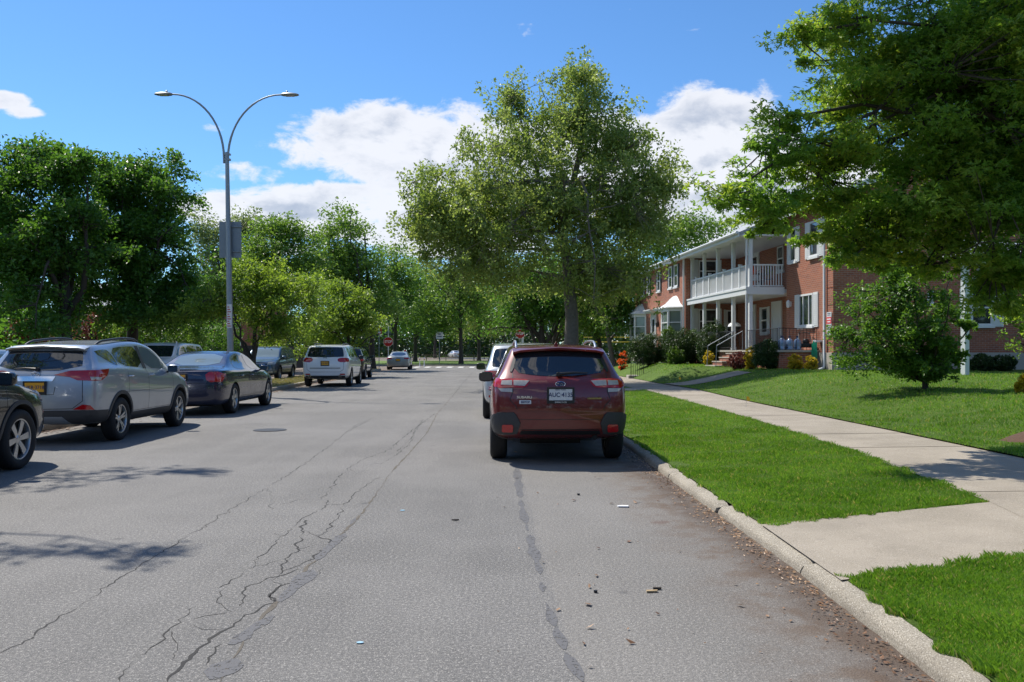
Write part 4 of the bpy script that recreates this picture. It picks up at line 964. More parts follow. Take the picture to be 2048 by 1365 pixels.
def house_things(R):
    Mw = R.matrix_world if R.matrix_world != Matrix() else Matrix.Translation(R.location) @ Matrix.Rotation(R.rotation_euler.z, 4, 'Z')
    def W(x, y, z): return Mw @ Vector((x, y, z))
    # water bottles
    bm_ = glassy('bottle_plastic', (.16, .24, .38), .12); proto = None
    labs = ['clear blue water bottle on the porch floor, closest of the four to the lawn', 'clear blue water bottle on the porch floor, second of the four from the lawn edge', 'clear blue water bottle on the porch floor, third of the four from the lawn edge', 'clear blue water bottle on the porch floor, beside the push mower']
    for i, (x, y) in enumerate(((1.35, 1.36), (1.34, 1.05), (1.62, 1.2), (1.36, .74))):
        if proto is None:
            m_ = MB(); m_.lathe([(.10, 0), (.135, .015), (.135, .12), (.128, .14), (.135, .16), (.135, .30), (.12, .35), (.05, .41), (.032, .43), (.032, .47), (.001, .47)], 20); o = m_.build('water_bottle', bm_, smooth=40)
            c_ = MB(); c_.lathe([(.036, .0), (.038, .05), (.03, .055), (.001, .055)], 12, Matrix.Translation((0, 0, .468))); c_.build('cap', M['navyink'], o); proto = o
        else: o = copy_tree(proto)
        o.location = W(x, y, 1.523); tag(o, labs[i], 'water bottle', 'water bottles on the porch')
    # push mower
    t = empty('push_mower', W(1.45, .38, 1.523), R.rotation_euler.z + 1.3, 'dark push mower with a folded handle beside the water bottles on the porch', 'lawn mower')
    m_ = MB()
    for x in (-.28, .28): m_.lathe([(.10, -.03), (.13, -.028), (.13, .028), (.10, .03)], 20, Matrix.Translation((x, 0, .13)) @ Matrix.Rotation(PI / 2, 4, 'Y'))
    m_.build('wheel', M['rubber'], t)
    m_ = MB(); m_.box(-.25, .25, -.13, .13, .10, .24); m_.lathe([(.12, .24), (.13, .32), (.09, .40), (.01, .41)], 16); m_.build('deck', M['blackpl'], t, smooth=40, bevel=.01)
    m_ = MB(); m_.tube([(-.22, -.1, .22), (-.2, -.45, .62), (0, -.5, .66), (.2, -.45, .62), (.22, -.1, .22)], .016, 8); m_.tube([(-.2, -.45, .62), (-.16, -.05, .74), (.16, -.05, .74), (.2, -.45, .62)], .014, 8); m_.build('handle', M['clad'], t, smooth=50)
    # garden hose on a wall reel
    hm = plain('green_hose', (.012, .30, .17), .35); t = empty('garden_hose', W(.98, .1, .82), R.rotation_euler.z, 'green garden hose hanging in loops from a pale hanger on the brick wall', 'hose')
    m_ = MB()
    for k in range(7):
        dx = .035 * k - .1; zb = .02 + .03 * (k % 3); m_.tube([(dx * .5, .10 + .01 * k, 1.02), (dx, .13 + .012 * k, .9), (dx * 1.3, .12 + .015 * k, .45), (dx * 1.6 + .12, .16 + .03 * k, zb + .05), (dx + .3, .28 + .03 * k, zb)], .016, 7)
    for k in range(3): m_.tube([(.3 - .1 * k, .3, .03), (.45, .42 + .05 * k, .02), (.2, .5, .02), (-.1, .35, .03)], .016, 7)
    m_.build('hose_loop', hm, t, smooth=60)
    m_ = MB(); m_.box(-.1, .14, -.096, .16, .98, 1.06); m_.build('hanger', M['plate_w'], t, bevel=.01)
    # kettle grill
    t = empty('kettle_grill', W(7.4, 1.05, 1.523), 0, 'kettle grill with a white lid standing on the porch behind the hand rails', 'grill')
    m_ = MB(); m_.lathe([(.001, .82), (.12, .84), (.24, .92), (.285, 1.02), (.285, 1.03), (.001, 1.03)], 20); m_.build('bowl', M['blackpl'], t, smooth=50)
    m_ = MB(); m_.lathe([(.288, 1.032), (.25, 1.13), (.15, 1.20), (.001, 1.22)], 20); m_.build('lid', M['whiteink'], t, smooth=50)
    for k in range(3):
        a = 2 * PI * k / 3; m_ = MB(); m_.tube([(.14 * math.cos(a), .14 * math.sin(a), .86), (.28 * math.cos(a), .28 * math.sin(a), 0)], .013, 6); m_.build('leg', M['iron'], t)
    # pots of flowers on the balcony
    for i, (x, y, c1, lab) in enumerate(((4.9, 1.15, (.75, .12, .03), 'pot of orange flowers on the balcony by its near corner post'), (6.1, 1.2, (.25, .22, .60), 'pot of pale purple flowers on the balcony beyond the orange ones'), (4.85, .45, (.10, .22, .03), 'leafy pot plant on the balcony against the near brick wall'))):
        t = empty('flower_pot', W(x, y, 4.004), 0, lab, 'flower pot', 'flower pots on the balcony')
        m_ = MB(); m_.lathe([(.10, 0), (.14, .30), (.16, .31), (.16, .36), (.13, .36), (.001, .33)], 16); m_.build('pot', plain('terracotta%d' % i, (.35, .13, .07), .8), t, smooth=40)
        m_ = MB(); m_.box(-.28, .28, -.28, .28, -.4, -.35); 
        leaf_object('foliage', [((0, 0, .75), (.15, .15, .26))], 60, 12, .035, leafmat('pot_leaf%d' % i, c1, tuple(min(1, v * 1.3) for v in c1), (.08, .16, .03)), t, seed=i)
    # small iron table with two chairs on the balcony
    t = empty('bistro_table', W(5.6, .5, 4.004), 0, 'round bistro table behind the near balcony balusters', 'table')
    m_ = MB(); m_.lathe([(.001, .70), (.33, .70), (.34, .715), (.33, .73), (.001, .73)], 24); m_.build('tabletop', M['clad'], t)
    m_ = MB(); m_.lathe([(.22, 0), (.2, .02), (.03, .04), (.025, .699), (.001, .699)], 16); m_.build('pedestal', M['iron'], t)
    for i, (x, y, lab) in enumerate(((5.0, .5, 'dark iron chair on the balcony, on the near side of the round table'), (6.2, .4, 'dark iron chair on the balcony, on the far side of the round table'))):
        t = empty('garden_chair', W(x, y, 4.004), i * 2.4, lab, 'chair', 'garden chairs on the balcony')
        m_ = MB(); m_.box(-.22, .22, -.22, .22, .42, .45); m_.build('seat', M['iron'], t)
        m_ = MB(); m_.tube([(-.2, -.21, .45), (-.2, -.27, .9), (0, -.28, .97), (.2, -.27, .9), (.2, -.21, .45)], .015, 6)
        for k in range(5): m_.tube([(-.13 + .065 * k, -.22, .45), (-.13 + .065 * k, -.27, .92)], .008, 5)
        m_.build('backrest', M['iron'], t)
        for sx in (-1, 1):
            for sy in (-1, 1): m_ = MB(); m_.tube([(.2 * sx, .2 * sy, .43), (.23 * sx, .23 * sy, 0)], .013, 6); m_.build('leg', M['iron'], t)
# ================================================================ trees and shrubs
def leaf_arrays(cl, per, size, rg, up=.55, lobed=False, aspect=.62, droop=0., jitter=1.0):
    """cl: (N,6) cluster centres and radii -> vertices, quad faces"""
    cl = np.asarray(cl, float); N = len(cl); n = N * per
    c = np.repeat(cl[:, :3], per, 0); r = np.repeat(cl[:, 3:6], per, 0)
    d = rg.normal(0, 1, (n, 3)); ln = np.linalg.norm(d, axis=1, keepdims=True); d = d / ln * (rg.uniform(0, 1, (n, 1)) ** .5)
    p = c + d * r * jitter
    nr = rg.normal(0, 1, (n, 3)); nr[:, 2] = np.abs(nr[:, 2]) * .7 + up; nr /= np.linalg.norm(nr, axis=1, keepdims=True)
    t = rg.normal(0, 1, (n, 3)) + d * .8; t[:, 2] -= droop; t -= nr * (t * nr).sum(1, keepdims=True); t /= np.linalg.norm(t, axis=1, keepdims=True) + 1e-9
    b = np.cross(nr, t); s = (size * rg.uniform(.40, 1.45, n))[:, None]
    if not lobed:
        V = np.stack([p, p + t * s * .5 + b * s * aspect * .5 + nr * s * .12, p + t * s, p + t * s * .5 - b * s * aspect * .5 + nr * s * .12], 1).reshape(-1, 3)
        return V, np.arange(4 * n).reshape(n, 4)
    vs = [p]; 
    for a, l in ((-.95, .75), (0, 1.0), (.95, .75)):
        dr = t * math.cos(a) + b * math.sin(a); pr = b * math.cos(a) - t * math.sin(a); dz = nr * s * (-.10 if a else .0)
        vs += [p + dr * s * l * .45 + pr * s * .17 + nr * s * .05, p + dr * s * l + dz, p + dr * s * l * .45 - pr * s * .17 + nr * s * .05]
    V = np.stack(vs, 1).reshape(-1, 3); k = np.arange(n)[:, None] * 10
    F = np.concatenate([k + np.array([[0, 1, 2, 3]]), k + np.array([[0, 4, 5, 6]]), k + np.array([[0, 7, 8, 9]])], 0)
    return V, F
def leaf_object(name, ells, ncl, per, size, mat, parent=None, seed=0, cr=.35, up=.4, shell=.45, lobed=False):
    rg = np.random.default_rng(seed + 11); cl = sample_clusters(ells, ncl, cr, rg, shell)
    V, F = leaf_arrays(cl, per, size, rg, up, lobed); return npmesh(name, V, F, mat, parent)
def sample_clusters(ells, n, cr, rg, shell=.42, rough=.32, flat=1.0, clump=0., br=2.3):
    """leaf clusters in the crown; clump = share of clusters gathered into boughs, which leaves gaps between them"""
    ws = np.array([e[1][0] * e[1][1] * e[1][2] if len(e) < 3 else e[2] for e in ells], float); ws = ws ** .75; ws /= ws.sum()
    def one():
        e = ells[rg.choice(len(ells), p=ws)]; d = rg.normal(0, 1, 3); d /= np.linalg.norm(d)
        rr = rg.uniform(0, 1) ** shell; nz = 1 + rough * 1.6 * mnoise.noise(Vector((d[0] * 2.1 + e[0][0], d[1] * 2.1 + e[0][1], d[2] * 2.1 + e[0][2])))
        return np.array(e[0]) + d * np.array(e[1]) * rr * nz, d, e
    out = []; nb = max(1, int(n / 16)); boughs = [one() for _ in range(nb)]
    for k in range(n):
        if rg.uniform() < clump:
            c, d, e = boughs[rg.integers(nb)]; o = rg.normal(0, 1, 3); o /= np.linalg.norm(o); o[2] = abs(o[2]) * .75 - .2
            c = c + o * cr * br * rg.uniform(.3, 1)
        else: c, d, e = one()
        q = cr * rg.uniform(.6, 1.3) * min(1, max(e[1]) * .9); out.append((*c, q, q, q * flat))
    return np.array(out)
def bez(a, b, up, n, rng, wob):
    """curved limb from a to b leaving in direction up"""
    L_ = (b - a).length; m = a + up * L_ * .45; P = []
    for i in range(n + 1):
        t = i / n; p = a * (1 - t) ** 2 + m * 2 * t * (1 - t) + b * t * t
        if 0 < i < n: p = p + Vector((rng.uniform(-1, 1), rng.uniform(-1, 1), rng.uniform(-1, 1))) * wob * L_
        P.append(p)
    return P
def tree(name, label, loc, base_r, trunk, ells, leafm, barkm, ncl=400, per=40, size=.10, cr=.45, limbs=9, seed=1, group=None, cat='tree', fork=.45, shell=.42, lobed=False, up=.45, targets=None, twigs=1.0, flat=1., rough=.32, droop=0., stems=1, rz=0, aspect=.62, clump=.72, br=2.3):
    """trunk: list of local points; crown: ellipsoids ((x,y,z),(rx,ry,rz)). Skeleton reaches every leaf cluster."""
    rng = random.Random(seed); rg = np.random.default_rng(seed)
    R = empty(name, loc, rz, label, cat, group)
    cl = sample_clusters(ells, ncl, cr, rg, shell, rough, flat, clump, br)
    cl = cl[cl[:, 2] > .25]
    if targets:                                  # leaves round the tip of every named limb
        ex = [(*(np.array(t[:]) + rg.normal(0, 1, 3) * np.array([.45, .45, .3]) * cr * 1.1), cr * .9, cr * .9, cr * .9 * flat) for t in targets for _ in range(9)]
        cl = np.concatenate([cl, np.array(ex)], 0)
    mb = MB(); T = [Vector(p) for p in trunk]
    # refine trunk
    TP = []; 
    for a, b in zip(T, T[1:]):
        n = max(2, int((b - a).length / .5))
        for k in range(n): TP.append(a.lerp(b, k / n) + Vector((rng.uniform(-1, 1), rng.uniform(-1, 1), 0)) * base_r * .10)
    TP.append(T[-1]); n = len(TP)
    TR = [base_r * (1 - .80 * (i / (n - 1)) ** .9) for i in range(n)]; TR[0] *= 1.35
    if n > 2: TR[1] *= 1.08
    mb.tube(TP, TR, 12)
    nodes = [(p, r) for p, r in zip(TP, TR)]; nf = int(n * fork)
    # main limbs: far apart cluster targets
    C3 = [Vector(c[:3]) for c in cl]; tg = [Vector(t) for t in targets] if targets else []
    while len(tg) < limbs and C3:
        best = max(rng.sample(C3, min(60, len(C3))), key=lambda c: min([(c - t).length for t in tg] + [99])); tg.append(best)
    skel = []
    for t in tg:
        i0 = min(n - 1, max(nf, int(nf + (n - nf) * rng.random() * .7))); a = TP[i0]
        dirv = (Vector((t.x - a.x, t.y - a.y, 0)).normalized() * .6 + Vector((0, 0, .8))) if (t - a).length > .1 else Vector((0, 0, 1))
        if t.z < a.z + .6: dirv = (Vector((t.x - a.x, t.y - a.y, 0)).normalized() + Vector((0, 0, .45)))
        P = bez(a, t, dirv.normalized(), 8, rng, .028); r0 = TR[i0] * .62; rs = [r0 * (1 - .86 * (i / 8)) + .006 for i in range(9)]; mb.tube(P, rs, 8)
        for p, r in zip(P[2:], rs[2:]): skel.append((p, r))
    skel += nodes[nf:]
    SP = np.array([p[:] for p, r in skel])
    # secondary branches
    sec = []
    for c in rng.sample(C3, min(len(C3), int(limbs * 6 * twigs))):
        d = np.linalg.norm(SP - np.array(c[:]), axis=1) + np.maximum(0, SP[:, 2] - c.z) * .8; j = int(d.argmin()); a, r = skel[j]
        if (c - a).length < .25: continue
        dr = (c - a).normalized() + Vector((0, 0, .35)); P = bez(a, c, dr.normalized(), 5, rng, .05); r0 = min(r * .6, .05 * max(1, base_r / .2)); rs = [r0 * (1 - .85 * i / 5) + .004 for i in range(6)]; mb.tube(P, rs, 5, cap=False)
        for p, r in zip(P[1:], rs[1:]): sec.append((p, r))
    al = skel + sec; AP = np.array([p[:] for p, r in al])
    for c in C3:
        if rng.random() > .75 * twigs: continue
        d = np.linalg.norm(AP - np.array(c[:]), axis=1); j = int(d.argmin()); a, r = al[j]
        if .15 < (c - a).length < 3.2: P = bez(a, c, (c - a).normalized(), 2, rng, .05); mb.tube(P, [min(r * .6, .018), .01, .004], 4, cap=False)
    mb.build('trunk', barkm, R, smooth=70, fix=False)
    V, F = leaf_arrays(cl, per, size, rg, up, lobed, droop=droop, aspect=aspect); npmesh('crown', V, F, leafm, R)
    return R
def shrub(label, loc, ells, leafm, ncl=60, per=45, size=.05, cr=.14, seed=1, group=None, name='shrub', cat='shrub', stems=5, shell=.25, rough=.22, up=.4, r=.02):
    rng = random.Random(seed); R = empty(name, loc, 0, label, cat, group); rg = np.random.default_rng(seed)
    cl = sample_clusters(ells, ncl, cr, rg, shell, rough); cl[:, 2] = np.maximum(cl[:, 2], .04)
    mb = MB()
    for c in rng.sample(list(cl), min(len(cl), stems * 3)):
        P = bez(Vector((rng.uniform(-.08, .08), rng.uniform(-.08, .08), -.03)), Vector(c[:3]), Vector((0, 0, 1)), 4, rng, .04); mb.tube(P, [r, r * .8, r * .6, r * .4, r * .2], 5, cap=False)
    mb.build('stem', M['barkd'], R, fix=False)
    V, F = leaf_arrays(cl, per, size, rg, up); npmesh('foliage', V, F, leafm, R); return R
def build_trees():
    LM = {}
    LM['olive'] = leafmat('leaf_olive', (.155, .23, .055), (.27, .34, .125), (.12, .19, .042), .50)
    LM['dark'] = leafmat('leaf_dark', (.060, .155, .020), (.11, .225, .032), (.045, .12, .016), .42)
    LM['mid'] = leafmat('leaf_mid', (.092, .185, .028), (.16, .265, .05), (.07, .15, .026), .44)
    LM['grey'] = leafmat('leaf_grey', (.15, .22, .09), (.24, .31, .14), (.11, .17, .07), .36)
    LM['lime'] = leafmat('leaf_lime', (.14, .24, .03), (.25, .35, .055), (.10, .18, .025), .46)
    LM['near'] = leafmat('leaf_near', (.09, .205, .026), (.155, .285, .045), (.26, .33, .042), .54)
    LM['plum'] = leafmat('leaf_plum', (.10, .025, .028), (.20, .06, .05), (.07, .02, .03), .3)
    LM['hedge'] = leafmat('leaf_hedge', (.025, .06, .012), (.05, .10, .018), (.018, .045, .01), .2)
    LM['hedgeb'] = leafmat('leaf_hedge_bright', (.06, .13, .015), (.11, .20, .02), None, .3)
    LM['gold'] = leafmat('leaf_gold', (.45, .36, .02), (.60, .48, .05), (.25, .26, .02), .3)
    LM['orange'] = leafmat('leaf_orange', (.70, .10, .02), (.75, .22, .04), (.10, .14, .02), .3)
    def E(px, py, Y, rx, rz, ox, oy=0., ry=None, base=(0, 0, 0), w=None):
        p = at(px, py + 0, Y + oy) - Vector(base); k = (Y + oy) / FPX; e = ((p.x, p.y, p.z), (rx * k, (ry if ry else rx * k * .85), rz * k)); return e
    # --- big tree in the middle
    b = Vector((2.35, 35, .17))
    el = [E(1085, 420, 35, 240, 180, 0, base=b), E(950, 450, 35, 150, 125, 0, base=b), E(1245, 440, 35, 125, 150, 0, base=b), E(1155, 240, 35, 115, 95, 0, base=b), E(1165, 165, 35, 48, 62, 0, base=b, ry=1.2), E(1020, 200, 35, 62, 58, 0, base=b, ry=1.2), E(1040, 290, 35, 110, 60, 0, base=b), E(860, 410, 35, 62, 80, 0, base=b, ry=2), E(1310, 370, 35, 62, 60, 0, base=b, ry=2), E(1225, 300, 35, 75, 60, 0, base=b, ry=2), E(870, 450, 35, 70, 65, 0, base=b, ry=2.5), E(1295, 455, 35, 55, 45, 0, base=b, ry=2.), E(1215, 560, 35, 85, 65, 0, base=b, ry=3.), E(960, 535, 35, 100, 55, 0, base=b, ry=3)]
    tgs = [at(850, 512, 35) - b, at(1025, 200, 35) - b, at(1180, 150, 35.5) - b, at(1330, 380, 35) - b, at(1250, 300, 34) - b, at(930, 380, 33) - b, at(1060, 300, 37) - b, at(1260, 560, 36) - b, at(1000, 470, 32) - b, at(1120, 330, 32.5) - b, at(900, 470, 37) - b]
    tree('shade_tree', 'tallest tree at the centre, wide olive green crown over a thick forked trunk', b, .34, [(0, 0, -.2), (.0, 0, 1.2), (.05, 0, 2.8), (-.05, 0, 4.2), (-.3, .1, 6.0), (.2, 0, 8.5), (.6, 0, 10.6)], el, LM['olive'], M['bark'], ncl=3300, per=35, size=.128, cr=.31, limbs=15, seed=4, fork=.30, shell=.66, targets=tgs, twigs=1.0, up=.1, rough=.4, flat=1.35, clump=.35, br=2.6)
    # --- overhanging tree on the right, close
    b = Vector((9.3, 11.8, .45)); el = []
    def S(px, py, Y, rx, rz, ry): el.append(E(px, py, Y, rx, rz, 0, base=b, ry=ry))
    for a in ((1800, 120, 11.6, 190, 130, 1.3), (1960, 60, 11.5, 170, 150, 1.5), (1700, 60, 11, 95, 65, .8), (1640, 60, 10.6, 50, 50, .4), (1730, 190, 11.3, 110, 55, .9), (1860, 290, 11.6, 210, 80, 1.3), (1680, 300, 11.0, 110, 45, .8), (1590, 250, 10.8, 60, 26, .4), (1545, 330, 10.8, 100, 34, .6), (1475, 395, 10.5, 62, 42, .4), (1530, 430, 10.9, 90, 45, .6), (1640, 410, 11.2, 130, 45, .8), (1790, 420, 11.6, 160, 60, 1.2), (1960, 420, 11.6, 160, 110, 1.3), (1760, 500, 11.8, 90, 35, .7), (1890, 490, 11.8, 120, 42, .9), (2010, 560, 11.4, 90, 70, .7), (2100, 300, 11.8, 180, 250, 1.8), (1840, 215, 12.2, 170, 70, 1.3), (2050, 130, 10.6, 120, 110, .8), (1620, 480, 11.3, 60, 25, .4), (1960, 250, 12.4, 140, 110, 1.2), (2025, 620, 11.6, 35, 40, .4), (1500, 470, 10.9, 45, 20, .3), (1560, 380, 10.9, 90, 40, .5), (1700, 520, 11.4, 55, 22, .3), (1610, 200, 10.9, 35, 16, .25), (1600, 130, 10.7, 35, 16, .25), (1500, -170, 12.2, 120, 60, .8), (1700, -180, 12.0, 180, 90, 1.0), (1600, -260, 13, 160, 80, 1.0), (2020, 590, 11.9, 40, 40, .5), (1770, 530, 11.9, 75, 24, .4), (1860, 545, 12, 60, 24, .4), (1700, 500, 11.7, 60, 28, .4)): S(*a)
    el += [((-7.3, .3, 7.1), (.8, .6, .22)), ((-3.9, -1.4, 5.9), (.7, .5, .25))]
    tgs = [Vector((-7.4, .3, 7.1)), at(1450, 390, 10.5) - b, at(1560, 240, 10.8) - b, at(1590, 70, 10.6) - b, at(1620, 330, 11) - b, at(1700, 470, 11.6) - b, at(1850, 530, 11.8) - b, at(1730, 180, 11.2) - b, at(1900, 100, 11.4) - b, at(1800, 330, 11.5) - b, at(1540, 440, 11) - b]
    tree('maple_tree', 'leafy maple overhanging from the right edge, its trunk out of view', b, .17, [(0, 0, -.2), (-.05, 0, 1.2), (-.1, .05, 2.4), (.0, .1, 4.0), (.1, .1, 6.2)], el, LM['near'], M['barkd'], ncl=2900, per=44, size=.070, cr=.28, limbs=18, seed=12, fork=.35, shell=.75, targets=tgs, twigs=.7, lobed=True, flat=.5, rough=.35, up=.7, droop=.35, clump=.6, br=1.8)
    # --- small leafy tree on the right lawn
    b = Vector((9.28, 19.5, .60)); el = [E(1795, 645, 19.5, 110, 95, 0, base=b), E(1755, 705, 19.3, 85, 45, 0, base=b), E(1850, 690, 19.5, 85, 70, 0, base=b), E(1795, 570, 19.6, 48, 40, 0, base=b), E(1890, 645, 19.6, 40, 35, 0, base=b), E(1715, 620, 19.5, 30, 35, 0, base=b), E(1855, 755, 19.5, 50, 28, 0, base=b), E(1700, 680, 19.3, 30, 40, 0, base=b), E(1820, 545, 19.6, 60, 30, 0, base=b), E(1920, 660, 19.6, 25, 25, 0, base=b), E(1800, 735, 19.4, 70, 30, 0, base=b), E(1900, 720, 19.5, 35, 35, 0, base=b)]
    tree('small_tree', 'low bushy young tree growing on the house lawn in front of the brick gable', b, .06, [(0, 0, -.1), (-.05, 0, .5), (-.15, 0, 1.4), (-.3, 0, 2.3)], el, leafmat('leaf_small_tree', (.075, .175, .02), (.14, .26, .04), (.05, .12, .016), .42), M['barkd'], ncl=800, per=44, size=.072, cr=.17, rough=.5, limbs=10, seed=9, fork=.15, shell=.5, up=.6)
    b = Vector((10.9, 18.0, .62)); el = [E(2055, 650, 18, 60, 70, 0, base=b), E(2075, 590, 18, 60, 60, 0, base=b)]
    tree('small_tree', 'bright green young tree at the right edge beyond the white post', b, .05, [(0, 0, -.1), (0, 0, .8), (.1, 0, 2.0)], el, LM['near'], M['barkd'], ncl=150, per=36, size=.07, cr=.2, limbs=6, seed=19, fork=.3)
    # --- left: two dark dense trees
    for nm, lab, bx, Y, els, sd in (('dark_tree', 'dense dark green tree at the left edge, standing behind the silver sport utility', 128, 33, [(70, 400, 33, 125, 110), (10, 520, 32, 130, 110), (130, 520, 33, 110, 110), (-60, 380, 34, 120, 120), (80, 330, 33.5, 70, 45), (150, 350, 33, 50, 50), (60, 620, 31, 90, 60)], 21),
                                   ('dark_tree', 'dense dark green tree second from the left edge, its crown ending by the street lamp', 262, 37, [(275, 430, 37, 95, 120), (235, 360, 36.5, 55, 55), (305, 350, 37, 48, 50), (320, 520, 36.5, 88, 95), (220, 540, 36, 90, 100), (300, 610, 36, 95, 60), (180, 470, 36, 80, 100), (345, 440, 37, 32, 40), (360, 560, 37, 40, 45)], 22)):
        b = Vector((xat(bx, Y), Y, .2)); el = [E(a[0], a[1], a[2], a[3], a[4], 0, base=b) for a in els]
        tree(nm, lab, b, .30, [(0, 0, -.2), (.05, 0, 2), (0, .1, 4), (-.2, .2, 7.5)], el, LM['dark'], M['barkd'], ncl=1500, per=44, size=.15, cr=.42, limbs=13, seed=sd, fork=.28, shell=.36, twigs=.8, up=.4, rough=.35, clump=.85, br=2.2, group='dense trees on the left')
    # --- generic tree placed by photo columns
    def T(lab, px, Y, els, leaf, r=.2, ncl=380, per=34, size=.16, cr=.5, sd=1, z0=.15, name='street_tree', bark='barkd', lean=0., fork=.3, limbs=8, group='background trees', shell=.5, up=.45, th=None, twigs=.8):
        b = Vector((xat(px, Y), Y, z0)); el = [E(a[0], a[1], Y + (a[4] if len(a) > 4 else 0), a[2], a[3], 0, base=b) for a in els]
        top = max(e[0][2] + e[1][2] * .5 for e in el); tx = sum(e[0][0] for e in el) / len(el)
        tree(name, lab, b, r, [(0, 0, -.2), (lean * .4 + tx * .1, 0, top * .3), (lean + tx * .3, 0, top * .6), (tx * .6 + lean, 0, top)], el, LM[leaf], M[bark], ncl=ncl, per=per, size=size, cr=cr, limbs=limbs, seed=sd, fork=fork, group=group, shell=shell, up=up, twigs=twigs)
    T('light lime green young tree on the left verge, its trunk rising behind the navy saloon', 507, 35.5, [(510, 595, 130, 62), (430, 622, 85, 42), (590, 610, 75, 60), (520, 550, 80, 38), (560, 660, 60, 30)], 'lime', .12, 620, 40, .12, .34, 31, name='young_tree', fork=.25, limbs=10, group='lime green trees on the left verge')
    T('light lime green young tree on the verge, above the white sport utility', 701, 50, [(672, 635, 82, 60), (640, 665, 46, 40), (715, 650, 48, 50), (665, 585, 50, 34)], 'lime', .13, 420, 38, .15, .42, 32, name='young_tree', fork=.25, group='lime green trees on the left verge')
    T('pale grey green airy tree beyond the street lamp', 440, 66, [(450, 540, 80, 90), (480, 475, 62, 45), (410, 475, 42, 45), (400, 590, 60, 60), (520, 480, 34, 45)], 'grey', .25, 600, 30, .20, .8, 33, shell=.7)
    T('bright mid green tree right of the street lamp, behind the lime green tree', 560, 60, [(560, 530, 80, 75), (510, 550, 60, 75), (605, 505, 50, 45), (545, 475, 50, 35)], 'mid', .22, 560, 34, .2, .7, 34)
    T('green tree with a rounded top, between the lime green trees and the stop sign', 745, 67, [(700, 505, 72, 72), (680, 560, 65, 60), (760, 560, 60, 75), (735, 620, 70, 40)], 'mid', .26, 480, 34, .22, .75, 35)
    T('dark green tree behind the far silver saloon', 790, 98, [(800, 540, 60, 80), (760, 600, 55, 60), (830, 610, 50, 55)], 'mid', .25, 400, 34, .26, .95, 36)
    T('spreading tree right of the stop sign with a low V shaped fork', 830, 112, [(840, 590, 75, 75), (800, 640, 55, 35), (880, 640, 45, 35)], 'dark', .3, 400, 34, .3, 1.1, 37)
    T('straight dark trunked tree left of the parked cars, at the end of the road', 922, 93, [(915, 570, 80, 95), (880, 640, 60, 35), (960, 610, 50, 60)], 'mid', .25, 420, 34, .26, .95, 38)
    T('tree with a low V shaped fork on the far lawn, just left of the hatchback', 958, 122, [(960, 600, 80, 75), (1000, 640, 55, 40), (920, 660, 45, 22)], 'olive', .28, 380, 34, .3, 1.1, 39)
    T('dark trunked tree behind the red hatchback, left of the thick trunk', 1086, 56, [(1080, 590, 85, 65), (1030, 620, 60, 40), (1120, 600, 60, 60)], 'dark', .28, 380, 34, .2, .7, 40)
    T('slim tree close behind the thick trunk, its crown low over the right sidewalk', 1104, 62, [(1130, 560, 100, 70), (1180, 620, 55, 40)], 'mid', .22, 380, 34, .2, .8, 41)
    T('tree on the right lawn with a curved dark trunk, left of the hedges', 1205, 58, [(1200, 600, 70, 65), (1190, 650, 50, 28), (1240, 620, 45, 45)], 'mid', .2, 360, 34, .19, .65, 42, z0=.35, lean=-.6)
    T('tree with a pale leaning trunk, closest to the hedges on the right lawn', 1228, 54, [(1240, 590, 55, 60), (1225, 640, 36, 26), (1262, 560, 40, 50)], 'dark', .17, 300, 34, .17, .6, 43, z0=.4, lean=-.9, bark='bark')
    T('tall tree behind the far end of the brick house', 1330, 95, [(1320, 500, 80, 80), (1380, 480, 70, 45)], 'mid', .3, 320, 34, .3, 1.2, 44)
    T('dark background tree at the far end of the side road', 470, 88, [(480, 600, 90, 70), (420, 640, 70, 50)], 'dark', .28, 360, 34, .28, 1.1, 45)
    T('dark background tree between the two lime green trees', 610, 92, [(630, 570, 85, 80), (660, 530, 60, 50)], 'dark', .3, 380, 34, .28, 1.1, 46)
    T('wide background tree left of the thick trunk, beyond the road', 1010, 150, [(1010, 610, 90, 60), (960, 640, 60, 35)], 'mid', .35, 300, 34, .38, 1.6, 47)
    T('dark tree filling the gap at the left, behind the white car facing us', 395, 52, [(400, 620, 55, 60), (350, 640, 55, 45)], 'dark', .2, 330, 36, .18, .6, 48)
    T('background tree right of the spreading one, far across the park', 870, 160, [(870, 590, 90, 70)], 'grey', .3, 260, 30, .4, 1.7, 49)
    T('tree beyond the cross street, seen under the centre crown at the right', 1150, 105, [(1160, 590, 90, 90)], 'mid', .3, 300, 34, .3, 1.2, 50)
    T('purple leaved tree at the far left, low behind the silver sport utility', 190, 40, [(195, 655, 55, 30), (60, 670, 65, 25), (250, 640, 30, 22)], 'plum', .14, 260, 36, .11, .4, 51, name='plum_tree', group=None)
    # shrubs on the left behind the side road
    for i, (px, py, Y, rx, rz, lf, lab) in enumerate(((240, 665, 39, 50, 38, 'mid', 'green shrub behind the roof rail of the silver sport utility'), (320, 650, 41, 55, 45, 'hedgeb', 'green shrub above the white car facing us'), (375, 665, 43, 40, 40, 'mid', 'green shrub left of the street lamp base'), (540, 700, 52, 32, 18, 'lime', 'pale leafy shrub above the blue grey car'), (440, 680, 47, 40, 35, 'dark', 'dark shrub right behind the street lamp post'))):
        p = at(px, py, Y); k = Y / FPX; shrub(lab, (p.x, Y, .15), [((0, 0, p.z - .15), (rx * k, rx * k * .8, rz * k * 1.15)), ((0, 0, .5), (rx * k * .9, rx * k * .7, .6))], LM[lf], 150, 38, .11, .28, 60 + i, 'shrubs along the side road')
